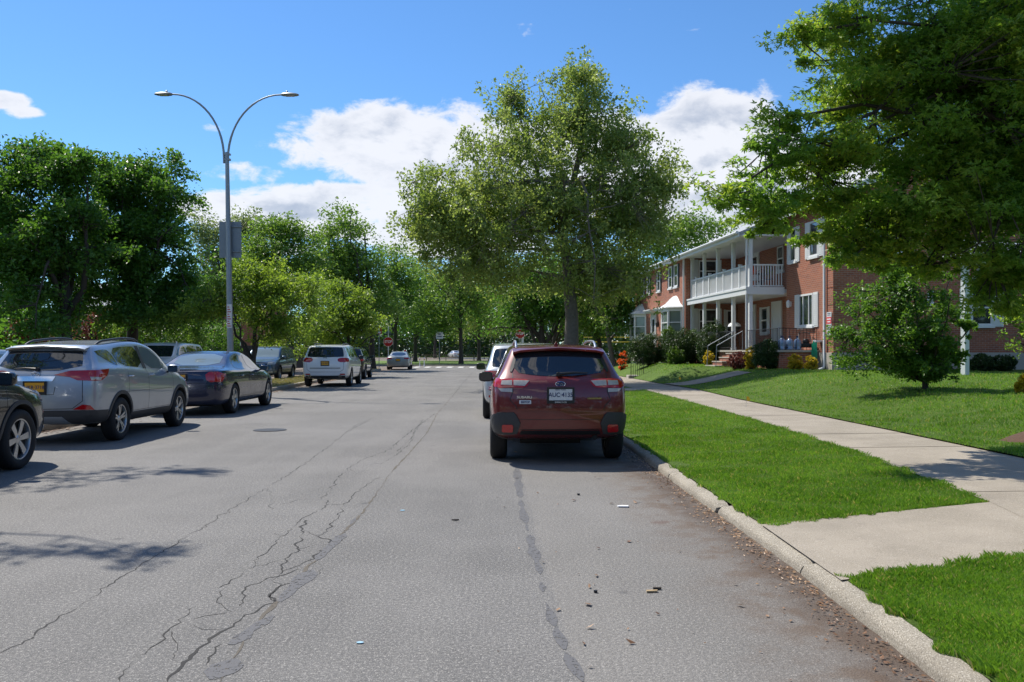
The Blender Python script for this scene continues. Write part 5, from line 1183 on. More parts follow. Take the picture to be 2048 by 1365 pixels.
    # shrubs and hedges in front of the house (base on the lawn)
    def H(px0, px1, py0, py1, Y, lf, lab, n=90, sz=.05, cr=.13, sd=1, name='shrub', per=46, cat='shrub', group='shrubs in front of the brick house'):
        k = Y / FPX; xc = xat((px0 + px1) / 2, Y); py0 = py0 - 3; z0 = float(zlawn(np.float64(xc), np.float64(Y))); zt = CH + (HZ - py0) * k; zb = min(z0, CH + (HZ - py1) * k) if 0 else z0
        rx = (px1 - px0) / 2 * k * 1.08; h = max(.2, zt - zb); el = [((0, 0, h * .52), (rx, rx * .8, h * .46)), ((0, 0, h * .3), (rx, rx * .75, h * .3))]
        shrub(lab, (xc, Y, z0 - .02), el, LM[lf], int(n * 1.7), per, sz * 1.05, cr, sd, group, name=name, cat=cat, shell=.2, rough=.1)
    H(1262, 1332, 668, 727, 43, 'hedge', 'dark rounded hedge farthest along the house front, below the far bay window', 240, .06, .17, 71)
    H(1322, 1352, 655, 700, 44.5, 'hedgeb', 'light green feathery shrub between the two white bay windows', 110, .06, .15, 72)
    H(1330, 1400, 662, 727, 42, 'hedge', 'dark hedge below the near bay window, bright green on top', 240, .06, .17, 73)
    H(1336, 1368, 694, 729, 40.5, 'hedgeb', 'small clipped ball shaped bush in front of the dark hedges', 90, .05, .12, 74)
    H(1358, 1410, 662, 690, 42.8, 'hedgeb', 'bright green topped bush in front of the balcony posts', 120, .05, .13, 75)
    H(1398, 1456, 644, 727, 39.5, 'hedge', 'tall dark upright shrub left of the porch steps', 260, .055, .15, 76)
    H(1408, 1428, 704, 727, 38.5, 'gold', 'small yellow green bush at the foot of the tall dark shrub', 50, .05, .08, 77)
    H(1458, 1500, 706, 732, 34.2, 'plum', 'low reddish bush beside the porch steps', 80, .045, .10, 78)
    H(1490, 1514, 696, 738, 33.4, 'gold', 'golden bush left of the round dark one by the porch', 90, .045, .09, 79)
    H(1508, 1574, 682, 742, 32.6, 'hedge', 'round dark green bush in front of the porch', 300, .05, .13, 80)
    H(1578, 1604, 710, 740, 31.6, 'gold', 'yellow bush below the water bottles', 80, .05, .08, 81)
    H(1611, 1633, 713, 740, 31.0, 'gold', 'smaller yellow bush beside the green hose', 50, .05, .07, 82)
    H(1938, 1986, 711, 742, 30.2, 'hedge', 'low dark clipped bush at the gable wall, nearer the white post', 130, .05, .12, 83)
    H(1984, 2030, 712, 742, 30.2, 'hedge', 'low dark clipped bush at the gable wall, nearer the right edge', 130, .05, .12, 84)
    H(2034, 2060, 750, 790, 18, 'gold', 'yellowish small bush cut by the right edge on the lawn', 60, .05, .1, 85)
    H(1236, 1254, 702, 717, 47, 'orange', 'small bush of orange flowers left of the dark hedges', 26, .06, .07, 86, name='flower_bush', cat='flowers', group=None)
    H(1212, 1262, 690, 704, 62, 'hedgeb', 'low clipped bright green hedge on the far right lawn', 90, .08, .18, 87)
    # far woods closing the view, too many trees to count
    rg = np.random.default_rng(5); cl = []
    for i in range(3600):
        t = rg.uniform(-1, 1); x = t * 190; y = 205 + 40 * rg.uniform(0, 1) - abs(t) * 30; h = 11 + 3.5 * mnoise.noise(Vector((x * .05, 0, 0))); cl.append((x, y, rg.uniform(.1, 1) ** 1.4 * h, 2.6, 2.6, 2.0))
    for i in range(1300):   # unseen leaf ring added behind and beside the viewer, darkens reflections and fill
        t = rg.uniform(-1, 1); a = t * 2.2; rr_ = rg.uniform(46, 60); x = math.sin(a) * rr_; y = -math.cos(a) * rr_ + 6; h = 11 + 4 * mnoise.noise(Vector((x * .08, y * .08, 0)))
        if y < 25 and not (x < -12 and y > 6): cl.append((x, y, rg.uniform(.1, 1) * h, 2.2, 2.2, 1.8))
    for i in range(260): cl.append((rg.uniform(-75, -38), rg.uniform(50, 95), rg.uniform(.3, 7.5), 1.5, 1.5, 1.3))
    V, F = leaf_arrays(cl, 36, 1.0, rg, .4); tag(npmesh('far_wood_and_unseen_ring', V, F, LM['hedge']), 'far wood beyond the park, plus an added unseen ring behind the viewer darkening reflections', 'woods', kind='stuff')
    cl = []
    for i in range(1500):
        t = rg.uniform(0, 1); x = -21 - t * 16 + rg.uniform(-1.5, 1.5); y = 30 + 34 * rg.uniform(0, 1); h = 3.2 + 1.6 * mnoise.noise(Vector((x * .3, y * .3, 0))); cl.append((x, y, rg.uniform(.1, 1) * h, .7, .7, .6))
    V, F = leaf_arrays(cl, 34, .24, rg, .4); tag(npmesh('undergrowth', V, F, LM['dark']), 'dark tangled undergrowth below the dense trees beyond the side road', 'undergrowth', kind='stuff')
    # shadow casting branch tree at the left, outside the frame but its shadow falls on the road
    b = Vector((-9.6, 12.2, .12)); el = [((1.0, -.6, 5.2), (1.4, 1.4, .35)), ((2.2, -.9, 4.9), (1.2, .5, .22)), ((-.3, 0, 6.5), (1.8, 1.8, 1.2)), ((1.8, -3.4, 5.0), (1.2, .3, .15))]
    return LM
# ================================================================ street furniture and small things
def zl(x, y): return float(zlawn(np.float64(x), np.float64(y)))
def build_things(LM):
    # --- twin armed street lamp
    b = Vector((xat(462, 29.4), 29.4, .13)); k = 29.4 / FPX
    t = empty('street_lamp', b, 0, 'tall grey steel street lamp with two curved arms, on the left verge', 'street lamp')
    H = CH + (HZ - 305) * k - b.z; dxt = xat(454, 29.4) - b.x
    m_ = MB(); m_.tube([(0, 0, -.05), (0, 0, .25), (0, 0, .26), (dxt * .5, 0, H * .5), (dxt, 0, H)], [.16, .15, .115, .095, .065], 8); m_.build('pole', M['galv'], t, smooth=20)
    for sx in (-1, 1):
        tip = at(345 if sx < 0 else 562, 189 if sx < 0 else 190, 29.4) - b; base = at(452 + sx * 4, 318, 29.4) - b
        P = []
        for i in range(15):
            a = i / 14 * PI / 2; P.append((base.x + (tip.x - base.x) * (1 - math.cos(a)), 0, base.z + (tip.z - base.z) * math.sin(a)))
        P = [(base.x, 0, base.z - .15)] + P
        m_ = MB(); m_.tube(P, [.04] * 5 + [.034] * 6 + [.028] * 5, 8); arm = m_.build('arm', M['galv'], t, smooth=60)
        m_ = MB(); V = []; F = []; secs = [(0, .04, .03), (.06, .10, .055), (.18, .15, .07), (.36, .15, .065), (.52, .12, .045), (.60, .06, .02)]
        for d_, w_, h_ in secs:
            for i in range(10): a = 2 * PI * i / 10; V.append((tip.x + sx * d_, math.cos(a) * w_, tip.z + max(-.03, math.sin(a) * h_)))
        F = [(i * 10 + j, i * 10 + (j + 1) % 10, (i + 1) * 10 + (j + 1) % 10, (i + 1) * 10 + j) for i in range(5) for j in range(10)] + [tuple(range(10)), tuple(50 + j for j in range(10))]
        m_.add(V, F); m_.lathe([(.04, 0), (.04, .05), (.02, .07), (.001, .07)], 10, Matrix.Translation((tip.x + sx * .2, 0, tip.z + .06))); lh = m_.build('lamp_head', M['galv'], t, smooth=40)
        m_ = MB(); m_.box(tip.x + sx * .3 - .14, tip.x + sx * .3 + .14, -.09, .09, tip.z - .045, tip.z - .031); m_.build('lens', M['clearlens'], lh)
    m_ = MB(); m_.box(dxt - .10, dxt + .12, -.06, .06, H - .28, H - .22); m_.box(dxt - .10, dxt + .12, -.06, .06, H - .1, H - .05); m_.build('arm_bracket', M['galv'], t)
    # sign plate seen from the back
    c = at(458, 479, 29.4) - b; m_ = MB(); m_.box(c.x - .375, c.x + .375, .13, .137, c.z - .61, c.z + .61); m_.box(c.x - .02, c.x + .40, .08, .128, c.z + .42, c.z + .46); m_.box(c.x - .02, c.x + .40, .08, .128, c.z - .42, c.z - .38); m_.build('sign_plate', plain('sign_back', (.22, .25, .28), .45, .5), t)
    c = at(461, 633, 29.4) - b; m_ = MB(); m_.box(c.x - .085, c.x + .085, -.135, -.125, c.z - .4, c.z + .4); n_ = m_.build('small_notice', M['plate_w'], t)
    m_ = MB()
    for q in range(9): m_.box(c.x - .06, c.x + .06 - .03 * (q % 3), -.139, -.1355, c.z - .35 + q * .08, c.z - .32 + q * .08)
    m_.build('notice_print', M['stopred'], n_)
    # --- stop signs
    def stop(px, py, Y, zb, lab, w_=.76, extra=None):
        c = at(px, py, Y); t = empty('stop_sign', (c.x, Y, zb), 0, lab, 'stop sign'); z = c.z - zb; r = w_ / 2 / math.cos(PI / 8)
        oc = lambda k: [(k * r * math.cos(PI / 8 + i * PI / 4), z + k * r * math.sin(PI / 8 + i * PI / 4)) for i in range(8)]
        m_ = MB(); m_.box(-.035, .035, .03, .09, 0, z + (.1 if not extra else extra)); m_.build('post', M['galv'] if not extra else M['wtrim'], t)
        m_ = MB(); m_.prism(oc(1.), 'y', -.004, .004); f = m_.build('sign_face', M['whiteink'], t)
        m_ = MB(); m_.prism(oc(.94), 'y', -.007, -.0045); m_.build('red_field', M['stopred'], f)
        text_mesh('sign_lettering', 'STOP', .30, M['whiteink'], f, Matrix.Translation((0, -.0085, z)) @ Matrix.Rotation(PI / 2, 4, 'X'), .001, .86, .008)
        return t, z
    t, z = stop(1040, 668, 70, .16, 'red stop sign on the right, seen just above the roof of the red hatchback', .76)
    m_ = MB(); m_.box(.12, .30, .02, .03, z - .78, z - .30); m_.build('side_plate', M['plate_w'], t)
    m_ = MB(); m_.box(-.42, -.15, -.03, -.02, z - .36, z - .28); m_.build('lower_plate', M['plate_w'], t)
    t, z = stop(776.5, 684, 72, .13, 'red stop sign on the left verge, above the far silver saloon', .78, extra=1.25)
    for dz, a in ((.62, 0), (.78, 1.2)):
        m_ = MB(); Mx = Matrix.Translation((0, .06, z + dz)) @ Matrix.Rotation(a, 4, 'Z'); m_.box(-.42, .42, -.012, .012, -.075, .075, 0, Mx); m_.build('street_name_blade', plain('sign_green_%d' % int(a), (.015, .05, .045), .5), t)
    def pole_sign(name, lab, px, Y, zb, ztop, w_, h_, mat, r=.03, cat='sign', frame=None, lines=None):
        x = xat(px, Y); t = empty(name, (x, Y, zb), 0, lab, cat); m_ = MB(); m_.tube([(0, .03, -.05), (0, .03, ztop - zb)], r, 6); m_.build('post', M['galv'], t)
        m_ = MB(); m_.box(-w_ / 2 + .0, w_ / 2, -.008, 0, ztop - zb - h_, ztop - zb); f = m_.build('sign_plate', mat, t)
        if lines:
            m_ = MB()
            for a0, a1, b0, b1 in lines: m_.box(a0 * w_, a1 * w_, -.012, -.0085, ztop - zb - h_ * b1, ztop - zb - h_ * b0)
            m_.build('sign_print', M['whiteink'] if mat is M['stopred'] else M['navyink'], f)
        return t
    pole_sign('parking_sign', 'red parking sign on a thin pole, left of the stop sign on the verge', 758, 66, .13, at(757, 655, 66).z, .42, .5, M['stopred'], lines=[(-.35, .35, .62, .9), (-.2, .2, .15, .4)])
    pole_sign('road_sign', 'small pale sign on a dark pole beyond the road bend', 879, 92, .14, at(879, 664, 92).z, .75, .75, M['plate_w'], lines=[(-.3, .3, .62, .75), (-.2, .2, .25, .4)])
    for i, px in enumerate((839.5, 847.5)):
        x = xat(px, 84); t = empty('bollard', (x, 84 + i * .4, 0), 0, ['thin white flexible bollard at the crosswalk, left of the pair', 'thin white flexible bollard at the crosswalk, right of the pair'][i], 'bollard', 'bollards at the crosswalk')
        m_ = MB(); m_.lathe([(.09, 0), (.10, .04), (.045, .06), (.04, .85), (.03, .9), (.001, .9)], 10); m_.build('post', M['whiteink'], t)
        m_ = MB(); m_.lathe([(.046, .62), (.046, .72), (.001, .72)], 10); m_.build('reflective_band', M['orangelens'], t)
    # red hydrant like post far left of the crosswalk
    x = xat(811, 100); t = empty('fire_hydrant', (x, 100, .14), 0, 'small red hydrant post behind the roof of the far silver saloon', 'hydrant')
    m_ = MB(); m_.lathe([(.2, 0), (.2, .08), (.15, .1), (.15, 1.1), (.2, 1.15), (.18, 1.3), (.08, 1.45), (.001, 1.47)], 14); m_.build('barrel', M['stopred'], t, smooth=40)
    m_ = MB(); m_.lathe([(.07, -.26), (.07, .26), (.001, .26)], 10, Matrix.Translation((0, 0, .9)) @ Matrix.Rotation(PI / 2, 4, 'Y')); m_.build('outlet', M['stopred'], t)
    # far fence, black
    t = empty('park_fence', (0, 138, .16), 0, 'long black metal fence across the far side of the park', 'fence'); m_ = MB()
    for z in (.3, 1.9): m_.box(-62, 45, -.02, .02, z, z + .06)
    x = -62
    while x < 45: m_.box(x - .014, x + .014, -.015, .015, 0, 2.0); x += .22
    m_.build('pickets', M['iron'], t)
    x = -62
    m_ = MB()
    while x < 45: m_.box(x - .05, x + .05, -.05, .05, 0, 2.15); x += 3.6
    m_.build('fence_posts', M['iron'], t); t.children[1]['kind'] = 'stuff'
    # yellow pipe fence on the right
    t = empty('yellow_fence', (0, 92, .3), 0, 'chain fence with yellow top and middle pipes, behind the trees right of centre', 'fence')
    ym = plain('yellow_pipe', (.60, .42, .04), .5)
    for z in (3.1 - .25, 2.35): m_ = MB(); m_.tube([(7.5, 0, z - .2), (30, -1.5, z - .2)], .06, 6); m_.build('rail', ym, t)
    for i in range(9): m_ = MB(); m_.tube([(7.6 + i * 2.7, -i * .18, -.2), (7.6 + i * 2.7, -i * .18, 2.7)], .04, 6); m_.build('post', M['galv'], t)
    t = empty('yellow_fence', (0, 84, .14), 0, 'low yellow rail between the blue grey and white sport utilities', 'fence')
    m_ = MB(); m_.tube([(-22.5, 0, 1.15), (-17, 0, 1.15)], .05, 6); m_.build('rail', ym, t)
    for i in range(3): m_ = MB(); m_.tube([(-22.3 + i * 2.5, 0, -.1), (-22.3 + i * 2.5, 0, 1.15)], .04, 6); m_.build('post', M['galv'], t)
    # picnic tables
    for i, (px, Y, lab) in enumerate(((866, 118, 'timber picnic table on the far lawn, left of the straight trunk'), (905, 119, 'timber picnic table on the far lawn, at the foot of the straight trunk'), (935, 118, 'timber picnic table on the far lawn, nearest the hatchback'))):
        x = xat(px, Y); t = empty('picnic_table', (x, Y, .2), .1 * i, lab, 'picnic table', 'picnic tables on the far lawn')
        m_ = MB(); m_.box(-1.2, 1.2, -.38, .38, .72, .77); m_.build('tabletop', M['timber'], t)
        for sy in (-1, 1): m_ = MB(); m_.box(-1.2, 1.2, sy * .62 - .13, sy * .62 + .13, .43, .47); m_.build('bench', M['timber'], t)
        for sx in (-1, 1): m_ = MB(); m_.tube([(sx * .9, -.6, 0), (sx * .9, -.2, .72)], .04, 5); m_.tube([(sx * .9, .6, 0), (sx * .9, .2, .72)], .04, 5); m_.box(sx * .9 - .03, sx * .9 + .03, -.7, .7, .38, .425); m_.build('leg', M['timber'], t)
    # white timber post with brace and beam on the lawn
    Y = 26.5; x = xat(1930, Y); zb = zl(x, Y); t = empty('timber_frame', (x, Y, zb), .35, 'tall white timber post with a diagonal brace on the right lawn', 'timber frame')
    H = CH + (HZ - 528) * Y / FPX - zb; WT = M['wtrim']
    for dx in (0, 3.1): m_ = MB(); m_.box(dx - .085, dx + .085, -.085, .085, -.05, H); m_.build('post', WT, t, bevel=.006)
    m_ = MB(); m_.box(-.25, 3.3, -.07, .07, H + .002, H + .2); m_.build('beam', WT, t)
    for dx, s in ((0, 1), (3.1, -1)):
        m_ = MB(); Mx = Matrix.Translation((dx + s * .38, 0, H - .47)) @ Matrix.Rotation(s * .62, 4, 'Y'); m_.box(-.05, .05, -.055, .055, -.57, .57, 0, Mx); m_.build('brace', WT, t)
    m_ = MB(); m_.add([(-.4, -.5, H + .22), (2.7, -.5, H + .22), (2.7, .5, H + .22), (-.4, .5, H + .22), (-.4, 0, H + .72), (2.7, 0, H + .72)], [(0, 1, 5, 4), (2, 3, 4, 5), (0, 4, 3), (1, 2, 5), (0, 3, 2, 1)]); m_.build('hood', WT, t)
    # small iron handrail with a stone step far along the sidewalk
    Y = 40; x0 = xat(1262, Y); zb = zl(x0 + .2, Y); t = empty('iron_handrail', (x0, Y, zb), 0, 'small black iron handrail by a stone step, left of the dark hedges', 'handrail')
    m_ = MB(); m_.tube([(0, 0, -.3), (0, 0, .65), (.55, 0, .95), (.6, 0, -.1)], .018, 6)
    for i in range(1, 6): m_.tube([(i * .1, 0, -.2), (i * .1, 0, .65 + i * .052)], .01, 5)
    m_.build('rail', M['iron'], t)
    m_ = MB(); m_.box(x0 - .1, x0 + .8, Y + .1, Y + .9, zb - .1, zb + .12); tag(m_.build('stone_step', M['concrete'], bevel=.02), 'pale stone step beside the small iron handrail', 'step')
    # yellow marker flags
    for i, (px, py, Y) in enumerate(((1492, 788, 19.8), (1357, 748, 33.5))):
        x = xat(px, Y); z = zl(x, Y); t = empty('marker_flag', (x, Y, z), .3, ['small yellow marker flag in the lawn beside the sidewalk', 'small yellow marker flag on the grass mound before the hedges'][i], 'marker flag', 'yellow flags in the lawn')
        m_ = MB(); m_.tube([(0, 0, -.03), (.01, 0, .22)], .003, 5); m_.build('wire', M['galv'], t)
        m_ = MB(); m_.add([(.01, 0, .22), (.10, .03, .20), (.115, .0, .13), (.055, -.02, .10), (.01, 0, .12), (.01, .004, .22), (.10, .034, .20), (.115, .004, .13), (.055, -.016, .10), (.01, .004, .12)], [(0, 1, 2, 3, 4), (5, 6, 7, 8, 9), (0, 1, 6, 5), (1, 2, 7, 6), (2, 3, 8, 7), (3, 4, 9, 8)]); m_.build('flag', plain('flag_yellow%d' % i, (.80, .50, .02), .5), t)
    # things lying on the road
    def flat(name, lab, cat, px, py, pts, mat, h=.004, rz=0.):
        g = g0(px, py); m_ = MB(); Mx = Matrix.Translation((g.x, g.y, .004)) @ Matrix.Rotation(rz, 4, 'Z'); m_.prism(pts, 'z', 0, h, 0, Mx); return tag(m_.build(name, mat), lab, cat)
    ov = lambda a, b_, n=14: [(a * math.cos(2 * PI * i / n) * (1 + .12 * math.sin(3 * i)), b_ * math.sin(2 * PI * i / n)) for i in range(n)]
    bl = plain('pale_blue_spot', (.30, .50, .62), .6)
    flat('paint_spot', 'pale blue oval spot on the asphalt near the bottom edge', 'paint spot', 720, 1287, ov(.018, .014), bl, .002); flat('paint_spot', 'pale blue oval spot on the asphalt left of the red hatchback', 'paint spot', 805, 1022, ov(.022, .02), bl, .002)
    flat('paper_scrap', 'white paper scrap on the asphalt behind the red hatchback', 'litter', 1245, 1015, [(-.04, -.02), (.05, -.03), (.06, .02), (.0, .03), (-.05, .01)], M['whiteink'], .012)
    flat('bark_chip', 'pale wood chip lying on the asphalt', 'wood chip', 1303, 1185, [(-.035, -.012), (.03, -.016), (.04, .0), (-.03, .01)], plain('chip', (.45, .33, .18), .8), .01, .2)
    flat('bark_chip', 'dark bark chip beside the pale one on the asphalt', 'wood chip', 1312, 1180, [(-.02, -.008), (.03, -.01), (.035, .004), (-.015, .012)], M['barkd'], .012, .1)
    flat('twig', 'short dark twig on the asphalt below the left bumper of the hatchback', 'twig', 910, 1042, [(-.03, -.006), (.01, -.01), (.035, .004), (.0, .01)], M['barkd'], .01)
    flat('pebble', 'black pebble on the asphalt right of the dark seam', 'pebble', 1191, 1186, ov(.012, .012, 8), M['iron'], .012)
    flat('pebble', 'black pebble on the asphalt behind the hatchback', 'pebble', 1157, 991, ov(.015, .013, 8), M['iron'], .014)
    g = g0(540, 861); m_ = MB(); m_.lathe([(.001, .004), (.30, .004), (.30, .010), (.001, .012)], 28, Matrix.Translation((g.x, g.y, 0))); tag(m_.build('manhole_cover', M['iron']), 'dark round manhole cover in the asphalt beside the silver sport utility', 'manhole cover')
    # garage at the far left edge
    Y = 44; x = xat(-40, Y); t = empty('garage', (x, Y, .2), .1, 'small garage with a grey roof at the far left edge behind the cars', 'garage')
    m_ = MB(); m_.box(-2.4, 1.7, 0, 5, 0, 1.75); m_.build('wall', plain('garage_wall', (.20, .21, .20), .8), t)
    m_ = MB(); m_.add([(-2.6, -.2, 1.76), (1.9, -.2, 1.76), (1.9, 5.2, 1.76), (-2.6, 5.2, 1.76), (-.35, .9, 2.7), (-.35, 4.0, 2.7)], [(0, 1, 4), (1, 2, 5, 4), (2, 3, 5), (3, 0, 4, 5), (0, 3, 2, 1)]); m_.build('roof', M['roofing'], t)
    m_ = MB(); m_.box(-1.6, .9, -.04, -.003, .05, 1.5); m_.build('garage_door', M['plate_w'], t)
    # a slatted fence in the shade behind the side road
    t = empty('board_fence', (-19.5, 48, .15), 1.45, 'dark board fence in the shade beyond the side road', 'fence'); m_ = MB(); x = 0
    while x < 26: m_.box(x, x + .13, -.01, .01, 0, 1.7); x += .16
    m_.build('boards', plain('fence_board', (.06, .05, .045), .8, var=.4, scale=3), t)
    m_ = MB(); m_.box(0, 26, .012, .05, .4, .48); m_.box(0, 26, .012, .05, 1.3, 1.38); m_.build('rail', M['timber'], t)
    # row of brick houses dimly seen beyond the side road
    t = empty('brick_house', (-31, 78, .2), .05, 'dim brick house seen between the trunks beyond the side road', 'house')
    m_ = MB(); m_.box(-8, 9, 0, 8, 0, 5.2); m_.build('wall', M['brick'], t)
    m_ = MB(); m_.prism([(-.4, 5.2), (8.4, 5.2), (4, 7.6)], 'x', -8.4, 9.4); m_.build('roof', M['roofing'], t)
    for i in range(4):
        for z in (.9, 3.3): m_ = MB(); m_.box(-6.6 + i * 4, -5.4 + i * 4, -.05, -.003, z, z + 1.3); f = m_.build('window', M['wtrim'], t); m_ = MB(); m_.box(-6.5 + i * 4, -5.5 + i * 4, -.06, -.052, z + .1, z + 1.2); m_.build('pane', M['wglass'], f)
    # the overhanging bough beyond the left edge whose shadow lies on the road
    b = Vector((-11.9, 13.0, .12)); el = [((2.4, 2.1, 9.0), (1.0, .45, .3)), ((1.4, 1.4, 9.2), (1.0, .9, .4)), ((-.3, 0, 8.6), (1.6, 1.8, 1.2)), ((3.8, -2.6, 8.0), (1.1, .10, .08), .35), ((3.3, 2.2, 9.0), (.6, .2, .15))]
    tree('street_tree', 'tree on the left verge outside the frame, its shadow falling on the asphalt', b, .17, [(0, 0, -.2), (.1, 0, 2.4), (.1, -.1, 5.4), (0, 0, 8.5)], el, LM['mid'], M['bark'], ncl=210, per=26, size=.10, cr=.24, limbs=8, seed=77, clump=0, fork=.45, targets=[(3.4, 2.1, 9.0), (5.1, -2.6, 8.0)], rough=.2)
def side_glass(c, polys, mat=None, trim=None, both=True):
    for sd in ('right', 'left'):
        for q in polys: c.patch('side_window', [q], sd, mat or M['glass'], .004, .07, 1)
def belt_line(c, y0, y1, z0, z1, mat, wd=.018, off=.009):
    for sd in ('right', 'left'): c.line([(y0, z0), (y1, z1)], sd, wd, mat, off=off)
def doors(c, ys, ztop, zlow, belt):
    mb = MB()
    for sd in ('right', 'left'):
        for y in ys: c.line([(y, belt), (y - .01, zlow)], sd, .008, mb=mb)
        c.line([(ys[0] - .0, zlow), (ys[-1], zlow)], sd, .008, mb=mb)
    mb.build('door_seam', M['blackpl'], c.root)
def handles(c, ys, z, mat):
    for sd, sx in (('right', 1), ('left', -1)):
        for y in ys:
            co, no = c.surf(sd, y, z); mb = MB(); mb.tube([(co.x + sx * .0, y - .09, z), (co.x + sx * .025, y - .07, z), (co.x + sx * .03, y + .06, z), (co.x, y + .085, z)], .014, 8)
            mb.build('door_handle', mat, c.root, smooth=50)
def wiper(c, x0, x1, z, zt):
    a, _ = c.surf('rear', x0, z); b, _ = c.surf('rear', x1, zt)
    mb = MB(); mb.tube([(x0, a.y - .05, z), ((x0 + x1) / 2, (a.y + b.y) / 2 - .055, (z + zt) / 2 + .012), (x1, b.y - .03, zt)], [.024, .013, .007], 8); mb.tube([(x0, a.y + .01, z), (x0, a.y - .065, z)], .028, 10)
    mb.build('rear_wiper', M['blackpl'], c.root, smooth=50)
def spoiler(c, hw, y, z, mat, dep=.20, drop=.03):
    """lip over the rear window"""
    V = []; n = 13; mb = MB()
    for i in range(n):
        x = -hw + 2 * hw * i / (n - 1); u = abs(x / hw); h, _ = c.surf('top', x, y + .24)
        zc = h.z + .004; bk = y + .07 * u * u
        V += [(x, y + .26, zc + .004), (x, bk + .02, zc - drop * .5 - .018 * u), (x, bk, zc - drop - .022 * u), (x, bk + .015, zc - drop - .028 - .02 * u), (x, y + .22, zc - .06)]
    F = []
    for i in range(n - 1):
        for k in range(5):
            a, b = i * 5 + k, i * 5 + (k + 1) % 5; F.append((a, b, b + 5, a + 5))
    F += [tuple(range(5))[::-1], tuple((n - 1) * 5 + k for k in range(5))]
    mb.add(V, F); return mb.build('rear_spoiler', mat, c.root, smooth=45)
def mir(polys): return [[(-a, b) for a, b in q] for q in polys]
def car_red():
    p = dict(type='hatch', L=4.47, W=1.80, H=1.565, Hr=1.55, zb=.24, zbr=.40, belt_f=1.0, belt_r=1.10, hood_f=.84, cowl=1.08, ycowl=1.05, yroof_f=.28, yroof_r=-1.35,
             foh=.90, axles=(1.34, -1.325), r=.345, roofw=.345, slope=.42, mat=M['red'], bul_r=.10)
    c = Car(p, 'parked_car', (.57, 13.35, 0), .022, 'dark red crossover hatchback with grey bumper corners by the right kerb', 'car')
    R = c.root
    c.patch('rear_window', [[(-.60, 1.20), (-.30, 1.155), (0, 1.145), (.30, 1.155), (.61, 1.20), (.56, 1.43), (.52, 1.465), (-.52, 1.465), (-.56, 1.43)]], 'rear', M['glass'], .004, .05, 1)
    sp = spoiler(c, .60, -1.96, 1.47, M['red'], drop=.012)
    for sx in (1, -1):   # pale reflective strips beside the glass
        c.patch('pillar_trim', [[(sx * .605, 1.20), (sx * .65, 1.20), (sx * .60, 1.36), (sx * .56, 1.42), (sx * .55, 1.40)]], 'rear', M['blackpl'], .008, .05, 1)
        t = c.patch('tail_lamp', [[(sx * .37, 1.10), (sx * .60, 1.115), (sx * .80, 1.10), (sx * .83, .99), (sx * .60, 1.005), (sx * .44, 1.0)]], 'rear', M['redlens'], .012, .05, 1)
        c.patch('lamp_lens', [[(sx * .395, 1.085), (sx * .595, 1.09), (sx * .595, 1.03), (sx * .455, 1.022)]], 'rear', M['clearlens'], .018, .04, 0, parent=t)
        c.patch('lamp_lens', [[(sx * .615, 1.09), (sx * .745, 1.085), (sx * .755, 1.035), (sx * .615, 1.03)]], 'rear', M['clearlens'], .018, .04, 0, parent=t)
        c.patch('lamp_lens', [[(sx * .612, .992), (sx * .79, .99), (sx * .75, .95), (sx * .612, .945)]], 'rear', M['clearlens'], .014, .04, 0, parent=t)
        sd = 'right' if sx > 0 else 'left'
        c.patch('tail_lamp', [[(-2.13, 1.10), (-1.86, 1.13), (-1.90, 1.05), (-2.13, .99)]], sd, M['redlens'], .010, .05, 1)
        k = c.patch('bumper_corner', [[(sx * .80, .685), (sx * .60, .69), (sx * .565, .66), (sx * .51, .55), (sx * .55, .42), (sx * .70, .41), (sx * .86, .42), (sx * .88, .56)]], 'rear', M['clad'], .022, .05, 0, thick=.04)
        c.patch('reflector', [rpoly(*sorted((sx * .735, sx * .60)), .445, .535, .012)], 'rear', M['redlens'], .032, .05, 0, parent=k)
        c.patch('bumper_corner', [[(-2.17, .68), (-1.86, .60), (-1.80, .42), (-2.17, .42)]], sd, M['clad'], .018, .05, 0, thick=.04)
    c.patch('plate_recess', [[(-.33, 1.03), (.33, 1.03), (.25, .79), (-.25, .79)]], 'rear', M['red'], .006, .06, 0)
    mb = MB(); 
    for sx in (1, -1): c.line([(sx * .607, 1.19), (sx * .607, .95), (sx * .645, .85), (sx * .565, .765), (sx * .56, .735), (0, .725)], 'rear', .011, mb=mb)
    c.line([(-.60, .60), (.60, .60)], 'rear', .006, mb=mb); c.line([(-.50, .47), (.50, .47)], 'rear', .01, mb=mb)
    mb.build('tailgate_seam', M['blackpl'], R)
    c.patch('bumper_step', [[(-.55, .745), (.55, .745), (.52, .715), (-.52, .715)]], 'rear', M['red'], .035, .05, 0, thick=.04)
    c.patch('lower_bumper', [[(-.52, .41), (.52, .41), (.5, .455), (-.5, .455)]], 'rear', M['blackpl'], .012, .06, 0)
    c.plate('rear', 0, .917, M['plate_w'], 'AUC·4135', M['navyink'], top='NEW YORK', bot='EMPIRE STATE')
    wiper(c, -.02, .36, 1.175, 1.19)
    # oval emblem: ring with six small stars
    co, _ = c.surf('rear', 0, 1.05); mb = MB(); y = co.y - .012
    P = [(.062 * math.cos(t), y, 1.05 + .032 * math.sin(t)) for t in np.linspace(0, 2 * PI, 33)]
    mb.tube(P, .0045, 6)
    for (ex, ez, er) in ((-.030, .008, .012), (-.002, -.002, .007), (.014, .010, .007), (.030, .0, .007), (.006, -.014, .007), (.026, -.015, .007)):
        pts = [(ex + er * (1 if i % 2 == 0 else .38) * math.cos(i * PI / 4), 1.05 + ez + er * (1 if i % 2 == 0 else .38) * math.sin(i * PI / 4)) for i in range(8)]
        mb.prism(pts, 'y', y - .003, y + .004)
    mb.build('emblem', M['chrome'], R, smooth=40)
